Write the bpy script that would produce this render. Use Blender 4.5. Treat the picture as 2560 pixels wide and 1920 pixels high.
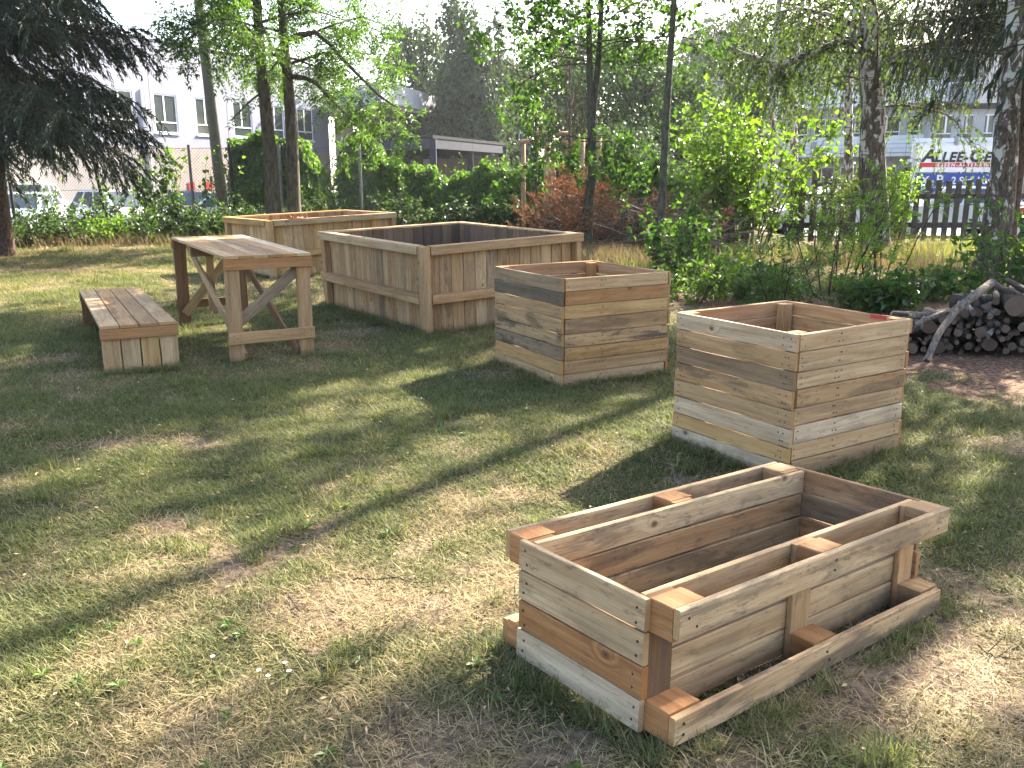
import bpy, math, random
import numpy as np
from mathutils import Vector, Matrix, Quaternion, Euler
R = math.radians
for o in list(bpy.data.objects): bpy.data.objects.remove(o)
sc = bpy.context.scene
C = sc.collection

# ------------------------------------------------------------------ camera, sky, sun, exposure
CAM_H, PITCH, FPX = 1.466, R(13.49), 2183.0
cd = bpy.data.cameras.new('camera'); cam = bpy.data.objects.new('camera', cd); C.objects.link(cam)
cam.location = (0, 0, CAM_H); cam.rotation_euler = (R(90) - PITCH, R(0.105), 0)
cd.sensor_fit = 'HORIZONTAL'; cd.sensor_width = 36; cd.lens = 36 * FPX / 2560
cd.clip_start = 0.05; cd.clip_end = 3000
sc.camera = cam
SUN_EL, SUN_AZ = R(35), R(40)            # azimuth: clockwise from the view direction (+Y)
w = bpy.data.worlds.new('World'); sc.world = w; w.use_nodes = True
nt = w.node_tree; nt.nodes.clear()
sky = nt.nodes.new('ShaderNodeTexSky'); sky.sky_type = 'NISHITA'; sky.sun_disc = False
sky.sun_elevation = SUN_EL; sky.sun_rotation = SUN_AZ; sky.air_density = 1.0; sky.dust_density = 2.5; sky.ozone_density = 0.4
bg = nt.nodes.new('ShaderNodeBackground'); bg.inputs[1].default_value = 0.088
wo = nt.nodes.new('ShaderNodeOutputWorld')
nt.links.new(sky.outputs[0], bg.inputs[0]); nt.links.new(bg.outputs[0], wo.inputs[0])
sd = bpy.data.lights.new('sun', 'SUN'); sun = bpy.data.objects.new('sun', sd); C.objects.link(sun)
sd.energy = 5.0; sd.angle = R(0.53); sd.color = (1.0, 0.90, 0.74)
SDIR = Vector((math.sin(SUN_AZ) * math.cos(SUN_EL), math.cos(SUN_AZ) * math.cos(SUN_EL), math.sin(SUN_EL)))
sun.rotation_euler = SDIR.to_track_quat('Z', 'Y').to_euler(); sun.location = SDIR * 60
sc.view_settings.view_transform = 'Standard'; sc.view_settings.look = 'None'
sc.view_settings.exposure = 2.95; sc.view_settings.gamma = 1.0
sc.render.engine = 'CYCLES'
sc.cycles.use_adaptive_sampling = True; sc.cycles.adaptive_threshold = 0.012
sc.cycles.max_bounces = 5; sc.cycles.diffuse_bounces = 3; sc.cycles.glossy_bounces = 2; sc.cycles.transmission_bounces = 4
sc.cycles.transparent_max_bounces = 8; sc.cycles.caustics_reflective = False; sc.cycles.caustics_refractive = False
sc.cycles.use_denoising = True

# ------------------------------------------------------------------ helpers
def at(px, py, Y):
    """world point seen at photo pixel (2560 wide) at depth Y"""
    r = (px - 1280) / FPX; u = -(py - 960) / FPX
    c, s = math.cos(PITCH), math.sin(PITCH)
    d = (r, c + u * s, -s + u * c); t = Y / d[1]
    return Vector((d[0] * t, Y, CAM_H + d[2] * t))
def tag(o, label=None, cat=None, group=None, kind=None):
    if label: o['label'] = label
    if cat: o['category'] = cat
    if group: o['group'] = group
    if kind: o['kind'] = kind
    return o
def empty(name, loc=(0, 0, 0), rz=0.0):
    o = bpy.data.objects.new(name, None); C.objects.link(o); o.location = loc; o.rotation_euler = (0, 0, rz)
    o.empty_display_size = 0.1
    return o
def link(name, me, mat=None, parent=None):
    if mat is not None and len(me.materials) == 0: me.materials.append(mat)
    o = bpy.data.objects.new(name, me); C.objects.link(o)
    if parent is not None: o.parent = parent
    return o
def mesh(name, v, faces, mat=None, parent=None, smooth=False, attr=None):
    """faces: an (n,k) array or a list of such arrays; quads and tris"""
    v = np.asarray(v, np.float32)
    if isinstance(faces, np.ndarray): faces = [faces]
    me = bpy.data.meshes.new(name)
    me.vertices.add(len(v)); me.vertices.foreach_set('co', v.ravel())
    li = np.concatenate([f.ravel() for f in faces]).astype(np.int32)
    tot = np.concatenate([np.full(len(f), f.shape[1]) for f in faces]).astype(np.int32)
    st = np.concatenate([[0], np.cumsum(tot)[:-1]]).astype(np.int32)
    me.loops.add(len(li)); me.loops.foreach_set('vertex_index', li)
    me.polygons.add(len(tot)); me.polygons.foreach_set('loop_start', st)
    try: me.polygons.foreach_set('loop_total', tot)
    except Exception: pass
    me.polygons.foreach_set('use_smooth', np.full(len(tot), smooth))
    me.update(calc_edges=True)
    if attr:
        for k, a in attr.items():
            at_ = me.attributes.new(k, 'FLOAT', 'POINT'); at_.data.foreach_set('value', np.asarray(a, np.float32))
    return link(name, me, mat, parent)
class MB:
    """collects boxes / prisms into one mesh"""
    def __init__(s): s.v = []; s.f = []; s.n = 0
    def add(s, v, f):
        v = np.asarray(v, float); s.v.append(v)
        for q in f: s.f.append([i + s.n for i in q])
        s.n += len(v); return s
    def box(s, x0, x1, y0, y1, z0, z1, M=None):
        v = np.array([(x, y, z) for z in (z0, z1) for y in (y0, y1) for x in (x0, x1)], float)
        if M is not None: v = np.array([M @ Vector(p) for p in v])
        return s.add(v, [(0, 2, 3, 1), (4, 5, 7, 6), (0, 1, 5, 4), (2, 6, 7, 3), (0, 4, 6, 2), (1, 3, 7, 5)])
    def cyl(s, p, q, r0, r1=None, n=10):
        r1 = r0 if r1 is None else r1
        p = Vector(p); q = Vector(q); d = (q - p).normalized(); u = d.orthogonal().normalized(); w_ = d.cross(u)
        v = [p + (u * math.cos(2 * math.pi * i / n) + w_ * math.sin(2 * math.pi * i / n)) * r0 for i in range(n)]
        v += [q + (u * math.cos(2 * math.pi * i / n) + w_ * math.sin(2 * math.pi * i / n)) * r1 for i in range(n)]
        f = [(i, (i + 1) % n, n + (i + 1) % n, n + i) for i in range(n)] + [tuple(range(n))[::-1], tuple(range(n, 2 * n))]
        return s.add(v, f)
    def build(s, name, mat=None, parent=None, smooth=False):
        me = bpy.data.meshes.new(name); me.from_pydata(np.concatenate(s.v).tolist(), [], s.f)
        if smooth: me.polygons.foreach_set('use_smooth', [True] * len(me.polygons))
        me.update(); return link(name, me, mat, parent)
def tubes(polys, sides=6):
    """polys: list of (pts Nx3, radii N) -> verts, quads"""
    V = []; F = []; n0 = 0
    ang = np.arange(sides) * 2 * np.pi / sides
    ca, sa = np.cos(ang), np.sin(ang)
    for pts, rad in polys:
        pts = np.asarray(pts, float); rad = np.asarray(rad, float); n = len(pts)
        t = np.gradient(pts, axis=0); t /= np.linalg.norm(t, axis=1)[:, None] + 1e-9
        ref = np.array([0.93, 0.33, 0.16]) if abs(t[:, 2]).mean() > 0.6 else np.array([0.1, 0.2, 1.0])
        u = np.cross(t, ref); u /= np.linalg.norm(u, axis=1)[:, None] + 1e-9
        w_ = np.cross(t, u)
        ring = pts[:, None, :] + rad[:, None, None] * (u[:, None, :] * ca[None, :, None] + w_[:, None, :] * sa[None, :, None])
        V.append(ring.reshape(-1, 3))
        i = np.arange(n - 1)[:, None] * sides + np.arange(sides)[None, :]
        j = np.arange(n - 1)[:, None] * sides + (np.arange(sides)[None, :] + 1) % sides
        F.append(np.stack([i, j, j + sides, i + sides], -1).reshape(-1, 4) + n0)
        n0 += n * sides
    return np.concatenate(V), np.concatenate(F)
def leaves(pos, axis, nrm, L, W, fold=0.25, curl=0.0):
    """folded kite leaves -> verts, tris"""
    n = len(pos); axis = axis / (np.linalg.norm(axis, axis=1)[:, None] + 1e-9)
    side = np.cross(axis, nrm); side /= np.linalg.norm(side, axis=1)[:, None] + 1e-9
    up = np.cross(side, axis)
    L = np.broadcast_to(L, (n,))[:, None]; W = np.broadcast_to(W, (n,))[:, None]
    mid = pos + axis * L * 0.42
    v = np.stack([pos, mid - side * W * 0.5 + up * W * fold, pos + axis * L - up * L * curl, mid + side * W * 0.5 + up * W * fold], 1).reshape(-1, 3)
    b = np.arange(n)[:, None] * 4
    f = np.concatenate([b + [[0, 3, 2]], b + [[0, 2, 1]]], 0)
    return v, f
def blades(pos, d, L, W, bend):
    """grass blades of two segments: 5 verts, 3 tris"""
    n = len(pos); d = d / np.linalg.norm(d, axis=1)[:, None]
    s = np.cross(d, np.array([0, 0, 1.0])); s /= np.linalg.norm(s, axis=1)[:, None] + 1e-9
    L = L[:, None]; W = W[:, None]
    h = d.copy(); h[:, 2] = 0
    m = pos + d * L * 0.55
    t = m + (d + h * bend[:, None]) * L * 0.45; 
    v = np.stack([pos - s * W / 2, pos + s * W / 2, m - s * W * 0.4, m + s * W * 0.4, t], 1).reshape(-1, 3)
    b = np.arange(n)[:, None] * 5
    return v, [np.concatenate([b + [[0, 1, 3, 2]]]), np.concatenate([b + [[2, 3, 4]]])]
def unit(a): return a / (np.linalg.norm(a, axis=-1, keepdims=True) + 1e-9)
_perm = np.random.RandomState(7).rand(256, 256)
def vnoise(x, y, s=1.0, oct=3):
    x = np.asarray(x, float) / s + 31.7; y = np.asarray(y, float) / s + 17.3; o = 0; a = 1; tot = 0
    for k in range(oct):
        xi = np.floor(x).astype(int); yi = np.floor(y).astype(int); fx = x - xi; fy = y - yi
        fx = fx * fx * (3 - 2 * fx); fy = fy * fy * (3 - 2 * fy)
        g = lambda i, j: _perm[(xi + i) % 256, (yi + j) % 256]
        o = o + a * ((g(0, 0) * (1 - fx) + g(1, 0) * fx) * (1 - fy) + (g(0, 1) * (1 - fx) + g(1, 1) * fx) * fy)
        tot += a; a *= 0.5; x = x * 2.03 + 5.1; y = y * 2.03 + 9.7
    return o / tot
def sstep(a, b, x): t = np.clip((np.asarray(x, float) - a) / (b - a), 0, 1); return t * t * (3 - 2 * t)

# ------------------------------------------------------------------ materials
def mat(name):
    m = bpy.data.materials.new(name); m.use_nodes = True; m.node_tree.nodes.clear()
    return m, m.node_tree
class N:
    """tiny node helper"""
    def __init__(s, t): s.t = t
    def n(s, typ, ins=None, **kw):
        nd = s.t.nodes.new('ShaderNode' + typ)
        for k, v in kw.items(): setattr(nd, k, v)
        for k, v in (ins or {}).items():
            sock = nd.inputs[k]
            if isinstance(v, bpy.types.NodeSocket): s.t.links.new(v, sock)
            else: sock.default_value = v
        return nd
    def math(s, op, a, b=None, c=None, clamp=False):
        ins = {0: a}
        if b is not None: ins[1] = b
        if c is not None: ins[2] = c
        return s.n('Math', ins, operation=op, use_clamp=clamp).outputs[0]
    def mix(s, f, a, b, mode='MIX'):
        nd = s.t.nodes.new('ShaderNodeMix'); nd.data_type = 'RGBA'; nd.blend_type = mode
        for k, v in ((0, f), (6, a), (7, b)):
            if isinstance(v, bpy.types.NodeSocket): s.t.links.new(v, nd.inputs[k])
            else: nd.inputs[k].default_value = v if k == 0 or len(v) == 4 else (*v, 1)
        return nd.outputs[2]
    def ss(s, lo, hi, x): return s.n('MapRange', {0: x, 1: lo, 2: hi, 3: 0.0, 4: 1.0}, interpolation_type='SMOOTHSTEP').outputs[0]
    def noise(s, vec, scale, detail=4, rough=0.55, dist=0.0):
        ins = {'Scale': scale, 'Detail': detail, 'Roughness': rough, 'Distortion': dist}
        if vec is not None: ins['Vector'] = vec
        return s.n('TexNoise', ins).outputs[0]
    def out(s, sh): s.n('OutputMaterial', {0: sh})
def plain(name, col, rough=0.7, var=0.15, scale=6.0, metal=0.0, bump=0.0, coat=0.0, spec=0.4):
    m, t = mat(name); k = N(t)
    tc = k.n('TexCoord').outputs['Object']
    nz = k.noise(tc, scale, 6)
    c = k.mix(k.ss(0.25, 0.75, nz), [x * (1 - var) for x in col], [min(1, x * (1 + var)) for x in col])
    ins = {'Base Color': c, 'Roughness': rough, 'Metallic': metal, 'Coat Weight': coat, 'Specular IOR Level': spec}
    if bump: ins['Normal'] = k.n('Bump', {'Strength': bump, 'Distance': 0.02, 'Height': k.noise(tc, scale * 5, 6)}).outputs[0]
    k.out(k.n('BsdfPrincipled', ins).outputs[0]); return m
def wood_mat(name='pallet_wood'):
    m, t = mat(name); k = N(t)
    tc = k.n('TexCoord'); oi = k.n('ObjectInfo')
    off = k.n('CombineXYZ', {0: k.math('MULTIPLY', oi.outputs['Random'], 37.0), 1: k.math('MULTIPLY', oi.outputs['Random'], 91.0), 2: k.math('MULTIPLY', oi.outputs['Random'], 53.0)}).outputs[0]
    p = k.n('VectorMath', {0: tc.outputs['Object'], 1: off}, operation='ADD').outputs[0]
    def sc_(x, y, z): return k.n('VectorMath', {0: p, 1: (x, y, z)}, operation='MULTIPLY').outputs[0]
    # knots: sparse cells on the length/width plane
    sx = k.n('SeparateXYZ', {0: p})
    k2 = k.n('CombineXYZ', {0: k.math('MULTIPLY', sx.outputs[0], 4.2), 1: k.math('MULTIPLY', k.math('ADD', sx.outputs[1], sx.outputs[2]), 6.0)}).outputs[0]
    vo = k.n('TexVoronoi', {'Vector': k2, 'Scale': 1.0, 'Randomness': 0.9}, voronoi_dimensions='2D')
    gate = k.math('GREATER_THAN', k.n('SeparateColor', {0: vo.outputs['Color']}).outputs[0], 0.86)
    dist = k.math('ADD', vo.outputs['Distance'], k.math('MULTIPLY', k.math('SUBTRACT', k.noise(sc_(30, 60, 60), 1, 2), 0.5), 0.03))
    halo = k.math('MULTIPLY', k.math('SUBTRACT', 1.0, k.ss(0.05, 0.30, dist)), gate)
    knot = k.math('MULTIPLY', k.math('SUBTRACT', 1.0, k.ss(0.055, 0.085, dist)), gate)
    core = k.math('MULTIPLY', k.math('SUBTRACT', 1.0, k.ss(0.02, 0.05, dist)), gate)
    gy = k.n('VectorMath', {0: sc_(1.1, 22, 22), 1: k.n('CombineXYZ', {1: k.math('MULTIPLY', halo, 1.6)}).outputs[0]}, operation='ADD').outputs[0]
    grain = k.noise(gy, 1.0, 5, 0.6, 0.9)
    fib = k.noise(sc_(6, 260, 260), 1.0, 3, 0.6)
    blotch = k.noise(sc_(2.5, 6, 6), 1.0, 4, 0.6)
    base = k.mix(k.ss(0.3, 0.72, grain), k.mix(1.0, oi.outputs['Color'], (1.10, 1.08, 1.05, 1), 'MULTIPLY'), k.mix(1.0, oi.outputs['Color'], (0.74, 0.64, 0.54, 1), 'MULTIPLY'))
    base = k.mix(k.math('MULTIPLY', k.ss(0.42, 0.62, fib), 0.45), base, k.mix(1.0, base, (0.62, 0.57, 0.53, 1), 'MULTIPLY'))
    base = k.mix(k.math('MULTIPLY', k.ss(0.45, 0.75, blotch), 0.35), base, k.mix(1.0, base, (0.80, 0.70, 0.62, 1), 'MULTIPLY'))
    base = k.mix(k.math('MULTIPLY', knot, 0.75), base, (0.13, 0.065, 0.035))
    base = k.mix(k.math('MULTIPLY', core, 0.6), base, (0.05, 0.028, 0.018))
    st = k.noise(sc_(2.3, 11, 11), 1.0, 7, 0.66, 0.4)
    stm = k.math('MULTIPLY', k.ss(0.47, 0.60, st), oi.outputs['Alpha'], clamp=True)
    base = k.mix(k.math('MULTIPLY', stm, 0.85), base, (0.05, 0.043, 0.036))
    st2 = k.noise(sc_(14, 40, 40), 1.0, 5, 0.7)
    base = k.mix(k.math('MULTIPLY', k.ss(0.55, 0.66, st2), k.math('MULTIPLY_ADD', oi.outputs['Alpha'], 0.55, 0.18)), base, (0.06, 0.052, 0.045))
    # soil splashed on the lowest centimetres
    zg = k.n('SeparateXYZ', {0: k.n('NewGeometry').outputs['Position']}).outputs[2]
    dirt = k.math('SUBTRACT', 1.0, k.ss(0.0, 0.07, k.math('ADD', zg, k.math('MULTIPLY', k.math('SUBTRACT', k.noise(sc_(25, 25, 25), 1.0, 4), 0.5), 0.12))))
    base = k.mix(k.math('MULTIPLY', dirt, 0.55), base, (0.10, 0.075, 0.05))
    # end grain
    nx = k.math('ABSOLUTE', k.n('SeparateXYZ', {0: tc.outputs['Normal']}).outputs[0])
    eg = k.math('GREATER_THAN', nx, 0.75)
    ringd = k.n('TexWave', {'Vector': sc_(1, 1, 1.6), 'Scale': 60, 'Distortion': 5, 'Detail': 2}, wave_type='RINGS').outputs[1]
    ecol = k.mix(ringd, k.mix(1.0, oi.outputs['Color'], (0.95, 0.80, 0.60, 1), 'MULTIPLY'), k.mix(1.0, oi.outputs['Color'], (0.62, 0.45, 0.30, 1), 'MULTIPLY'))
    base = k.mix(k.math('MULTIPLY', eg, 0.8), base, ecol)
    # saw marks and fibre relief
    saw = k.n('TexWave', {'Vector': sc_(1, 0.35, 0.35), 'Scale': 55, 'Distortion': 1.5, 'Detail': 2, 'Detail Scale': 2}, wave_type='BANDS', bands_direction='X').outputs[1]
    h = k.math('ADD', k.math('MULTIPLY', fib, 0.6), k.math('ADD', k.math('MULTIPLY', grain, 0.7), k.math('MULTIPLY', saw, 0.12)))
    base = k.mix(k.math('MULTIPLY', saw, 0.06), base, k.mix(1.0, base, (0.6, 0.55, 0.5, 1), 'MULTIPLY'))
    bmp = k.n('Bump', {'Strength': 0.55, 'Distance': 0.004, 'Height': h}).outputs[0]
    k.out(k.n('BsdfPrincipled', {'Base Color': base, 'Roughness': 0.78, 'Normal': bmp, 'Specular IOR Level': 0.25}).outputs[0])
    return m
def leaf_mat(name, c0, c1, trans=0.45, rough=0.5, tcol=None):
    m, t = mat(name); k = N(t)
    a = k.n('Attribute', attribute_name='rnd').outputs['Fac']
    col = k.mix(a, c0, c1)
    tc = k.mix(1.0, col, tcol or (1.10, 1.28, 0.50, 1), 'MULTIPLY')
    d = k.n('BsdfPrincipled', {'Base Color': col, 'Roughness': rough, 'Specular IOR Level': 0.35}).outputs[0]
    tr = k.n('BsdfTranslucent', {0: tc}).outputs[0]
    k.out(k.n('MixShader', {0: trans, 1: d, 2: tr}).outputs[0]); return m
def bark_mat(name, c0, c1, scale=8, moss=None, stretch=0.25, bump=0.8):
    m, t = mat(name); k = N(t)
    tc = k.n('TexCoord').outputs['Object']
    p = k.n('VectorMath', {0: tc, 1: (1, 1, stretch)}, operation='MULTIPLY').outputs[0]
    nz = k.noise(p, scale * 2.2, 8, 0.65, 0.4)
    col = k.mix(k.ss(0.35, 0.65, nz), c0, c1)
    if moss: col = k.mix(k.math('MULTIPLY', k.ss(0.5, 0.7, k.noise(tc, 2.5, 5)), 0.6), col, moss)
    b = k.n('Bump', {'Strength': bump, 'Distance': 0.03, 'Height': nz}).outputs[0]
    k.out(k.n('BsdfPrincipled', {'Base Color': col, 'Roughness': 0.9, 'Normal': b, 'Specular IOR Level': 0.15}).outputs[0]); return m
def birch_mat():
    m, t = mat('birch_bark'); k = N(t)
    tc = k.n('TexCoord').outputs['Object']
    z = k.n('SeparateXYZ', {0: tc}).outputs[2]
    p = k.n('VectorMath', {0: tc, 1: (1, 1, 0.45)}, operation='MULTIPLY').outputs[0]
    big = k.noise(p, 7.5, 6, 0.62, 0.6)
    thr = k.n('MapRange', {0: z, 1: 0.3, 2: 5.0, 3: 0.60, 4: 0.40}).outputs[0]
    white = k.ss(0.0, 0.035, k.math('SUBTRACT', big, thr))
    lent = k.noise(k.n('VectorMath', {0: tc, 1: (3, 3, 26)}, operation='MULTIPLY').outputs[0], 1.3, 3)
    wc = k.mix(k.ss(0.58, 0.66, lent), (0.52, 0.49, 0.45), (0.16, 0.13, 0.11))
    fine = k.noise(k.n('VectorMath', {0: tc, 1: (1, 1, 0.3)}, operation='MULTIPLY').outputs[0], 30, 8, 0.7)
    dc = k.mix(k.ss(0.35, 0.65, fine), (0.035, 0.028, 0.022), (0.16, 0.125, 0.095))
    col = k.mix(white, dc, wc)
    h = k.math('ADD', k.math('MULTIPLY', white, 0.4), k.math('MULTIPLY', fine, 0.8))
    b = k.n('Bump', {'Strength': 0.9, 'Distance': 0.03, 'Height': h}).outputs[0]
    k.out(k.n('BsdfPrincipled', {'Base Color': col, 'Roughness': 0.85, 'Normal': b, 'Specular IOR Level': 0.2}).outputs[0]); return m
def glass_mat(name, col=(0.035, 0.045, 0.045), rough=0.06):
    m, t = mat(name); k = N(t)
    tc = k.n('TexCoord').outputs['Object']
    nz = k.noise(tc, 1.3, 3)
    c = k.mix(nz, [x * 0.6 for x in col], [x * 1.5 for x in col])
    k.out(k.n('BsdfPrincipled', {'Base Color': c, 'Roughness': rough, 'Specular IOR Level': 0.7}).outputs[0]); return m
M = {}
M['wood'] = wood_mat()
M['nail'] = plain('nail_iron', (0.03, 0.022, 0.018), 0.7, 0.3)
M['ash_bark'] = bark_mat('ash_bark', (0.035, 0.030, 0.022), (0.11, 0.095, 0.07), 9, (0.06, 0.07, 0.03))
M['dark_bark'] = bark_mat('dark_bark', (0.02, 0.016, 0.012), (0.065, 0.05, 0.038), 9)
M['maple_bark'] = bark_mat('maple_bark', (0.035, 0.035, 0.025), (0.085, 0.08, 0.06), 12, (0.05, 0.065, 0.03), 0.35, 0.4)
M['spruce_bark'] = bark_mat('spruce_bark', (0.03, 0.02, 0.014), (0.10, 0.065, 0.045), 12, None, 0.6)
M['birch'] = birch_mat()
M['twig'] = bark_mat('twig_bark', (0.05, 0.04, 0.032), (0.17, 0.135, 0.105), 30)
M['greytwig'] = bark_mat('grey_twig_bark', (0.07, 0.056, 0.045), (0.22, 0.18, 0.145), 25)
M['ash_leaf'] = leaf_mat('ash_leaf', (0.045, 0.085, 0.022), (0.10, 0.165, 0.04), 0.5)
M['maple_leaf'] = leaf_mat('maple_leaf', (0.035, 0.075, 0.016), (0.085, 0.15, 0.03), 0.45)
M['hazel_leaf'] = leaf_mat('hazel_leaf', (0.09, 0.16, 0.025), (0.17, 0.25, 0.035), 0.55, 0.45)
M['vine_leaf'] = leaf_mat('vine_leaf', (0.05, 0.105, 0.02), (0.14, 0.22, 0.045), 0.48, 0.4)
M['hop_leaf'] = leaf_mat('hop_leaf', (0.06, 0.11, 0.02), (0.13, 0.20, 0.035), 0.5, 0.45)
M['birch_leaf'] = leaf_mat('birch_leaf', (0.045, 0.074, 0.02), (0.10, 0.135, 0.036), 0.42, 0.45)
M['far_leaf'] = leaf_mat('far_leaf', (0.026, 0.046, 0.024), (0.062, 0.092, 0.042), 0.32, 0.6, (1.15, 1.25, 0.6, 1))
M['far_leaf2'] = leaf_mat('far_bright_leaf', (0.028, 0.056, 0.018), (0.066, 0.108, 0.034), 0.36, 0.55)
M['needle'] = leaf_mat('spruce_needle', (0.009, 0.020, 0.010), (0.026, 0.044, 0.019), 0.12, 0.55, (1.1, 1.2, 0.6, 1))
M['needle2'] = leaf_mat('hanging_spruce_needle', (0.035, 0.05, 0.030), (0.075, 0.09, 0.052), 0.2, 0.6, (1.1, 1.15, 0.7, 1))
M['dead_needle'] = leaf_mat('dead_conifer_needle', (0.105, 0.052, 0.03), (0.22, 0.112, 0.062), 0.3, 0.7, (1.2, 1.0, 0.7, 1))
M['bramble'] = leaf_mat('bramble_leaf', (0.022, 0.046, 0.014), (0.06, 0.10, 0.027), 0.4, 0.5)
M['laurel'] = leaf_mat('laurel_leaf', (0.035, 0.075, 0.018), (0.09, 0.15, 0.03), 0.35, 0.25)
M['drygrass'] = leaf_mat('dry_tall_grass', (0.10, 0.075, 0.045), (0.24, 0.18, 0.105), 0.35, 0.7, (1.1, 1.0, 0.7, 1))
M['tallgrass'] = leaf_mat('green_tall_grass', (0.10, 0.13, 0.04), (0.20, 0.22, 0.075), 0.5, 0.6, (1.2, 1.25, 0.6, 1))
def grass_mat(name, c0, c1, trans):
    m, t = mat(name); k = N(t)
    a = k.n('Attribute', attribute_name='rnd').outputs['Fac']
    r = k.n('ObjectInfo').outputs['Random']
    col = k.mix(k.math('FRACT', k.math('ADD', a, r)), c0, c1)
    d = k.n('BsdfPrincipled', {'Base Color': col, 'Roughness': 0.65, 'Specular IOR Level': 0.2}).outputs[0]
    tr = k.n('BsdfTranslucent', {0: k.mix(1.0, col, (1.2, 1.25, 0.7, 1), 'MULTIPLY')}).outputs[0]
    k.out(k.n('MixShader', {0: trans, 1: d, 2: tr}).outputs[0]); return m
M['g_green'] = grass_mat('lawn_green_blade', (0.055, 0.072, 0.024), (0.20, 0.21, 0.085), 0.42)
M['g_mid'] = grass_mat('lawn_mixed_blade', (0.08, 0.082, 0.034), (0.37, 0.31, 0.16), 0.42)
M['g_dry'] = grass_mat('lawn_dry_blade', (0.15, 0.11, 0.06), (0.52, 0.42, 0.25), 0.42)
def ground_mat():
    m, t = mat('lawn_ground'); k = N(t)
    tc = k.n('TexCoord').outputs['Object']
    g = k.n('Attribute', attribute_name='green').outputs['Fac']
    s = k.n('Attribute', attribute_name='soil').outputs['Fac']
    mu = k.n('Attribute', attribute_name='mulch').outputs['Fac']
    n1 = k.noise(tc, 9, 8, 0.65); n2 = k.noise(tc, 70, 6, 0.7); n3 = k.noise(tc, 28, 5, 0.6)
    straw = k.mix(k.ss(0.4, 0.6, n2), (0.05, 0.038, 0.024), (0.22, 0.17, 0.10))
    green = k.mix(k.ss(0.4, 0.6, n2), (0.025, 0.027, 0.012), (0.11, 0.10, 0.045))
    soil = k.mix(k.ss(0.35, 0.65, n3), (0.075, 0.054, 0.038), (0.21, 0.152, 0.105))
    mulch = k.mix(k.ss(0.35, 0.68, n3), (0.06, 0.036, 0.024), (0.24, 0.145, 0.095))
    c = k.mix(k.ss(0.25, 0.75, k.math('ADD', g, k.math('MULTIPLY', k.math('SUBTRACT', n1, 0.5), 0.9))), straw, green)
    c = k.mix(k.ss(0.35, 0.65, k.math('ADD', s, k.math('MULTIPLY', k.math('SUBTRACT', n3, 0.5), 0.7))), c, soil)
    c = k.mix(k.ss(0.35, 0.65, k.math('ADD', mu, k.math('MULTIPLY', k.math('SUBTRACT', n1, 0.5), 0.6))), c, mulch)
    h = k.math('ADD', n2, k.math('MULTIPLY', n3, 1.5))
    b = k.n('Bump', {'Strength': 0.9, 'Distance': 0.015, 'Height': h}).outputs[0]
    k.out(k.n('BsdfPrincipled', {'Base Color': c, 'Roughness': 0.95, 'Normal': b, 'Specular IOR Level': 0.1}).outputs[0]); return m
M['ground'] = ground_mat()
M['asphalt'] = plain('asphalt', (0.11, 0.11, 0.115), 0.9, 0.2, 3, bump=0.3)

# ------------------------------------------------------------------ ground
def axis(lo, hi, step, far_lo, far_hi, g=1.16):
    a = list(np.arange(lo, hi + 1e-6, step)); s = step; x = a[-1]
    while x < far_hi: s *= g; x += s; a.append(x)
    s = step; x = lo; b = []
    while x > far_lo: s *= g; x -= s; b.append(x)
    return np.array(b[::-1] + a)
def gz(x, y):
    x = np.asarray(x, float); y = np.asarray(y, float)
    near = (1 - sstep(25, 60, np.hypot(x, y)))
    b = (vnoise(x, y, 0.35, 3) - 0.5) * 0.03 * near * sstep(0.6, 2.5, np.hypot(x, y))
    car = -0.6 * sstep(25.5, 29.5, y + 0.1 * x) * (1 - sstep(1.5, 6.0, x - 0.05 * y))
    st = -0.35 * sstep(20.5, 23.5, y) * sstep(6.0, 9.0, x)
    # the lawn dips a little under the near pallet planter
    ux, uy = x - 0.725, y - 2.625
    sb = ux * 0.789 + uy * 0.614; sa = -ux * 0.614 + uy * 0.789
    loc = -(0.028 * sa + 0.046 * sb) * (1 - sstep(0.75, 2.0, np.hypot(ux, uy)))
    return b + car + st + loc
def mulch_m(x, y):
    d = ((x - 4.6) / 2.25) ** 2 + ((y - 7.2) / 1.9) ** 2
    d2 = ((x - 4.0) / 2.6) ** 2 + ((y - 10.2) / 0.9) ** 2
    wob = (vnoise(x, y, 0.5, 3) - 0.5) * 1.3
    return np.maximum(1 - sstep(0.7, 1.3, d + wob), 0.9 * (1 - sstep(0.6, 1.2, d2 + wob)))
def green_m(x, y):
    g = 0.5 * vnoise(x, y, 1.2, 4) + 0.5 * vnoise(x + 40, y + 11, 0.33, 3)
    g = sstep(0.32, 0.68, g + 0.04 + 0.06 * sstep(3.0, 5.0, y) - 0.10 * sstep(8, 11, y) - 0.05 * (1 - sstep(2.2, 3.4, y)))
    return g
def soil_m(x, y):
    s = vnoise(x + 50, y + 20, 0.40, 4)
    return sstep(0.60, 0.76, s + 0.06 * (1 - sstep(2.0, 4.2, y))) * (1 - 0.8 * sstep(3.8, 5.5, y))
gx = axis(-7, 8, 0.09, -700, 700); gy = axis(0.3, 13, 0.09, -300, 1500)
GX, GY = np.meshgrid(gx, gy); nx_, ny_ = len(gx), len(gy)
gv = np.stack([GX, GY, gz(GX, GY)], -1).reshape(-1, 3)
ii = (np.arange(ny_ - 1)[:, None] * nx_ + np.arange(nx_ - 1)[None, :])
gf = np.stack([ii, ii + 1, ii + 1 + nx_, ii + nx_], -1).reshape(-1, 4)
fx, fy = gv[:, 0], gv[:, 1]
ground = mesh('lawn', gv, gf, M['ground'], None, True, {'green': green_m(fx, fy), 'soil': soil_m(fx, fy), 'mulch': mulch_m(fx, fy)})
tag(ground, 'dry patchy lawn under the trees', kind='structure')
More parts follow.
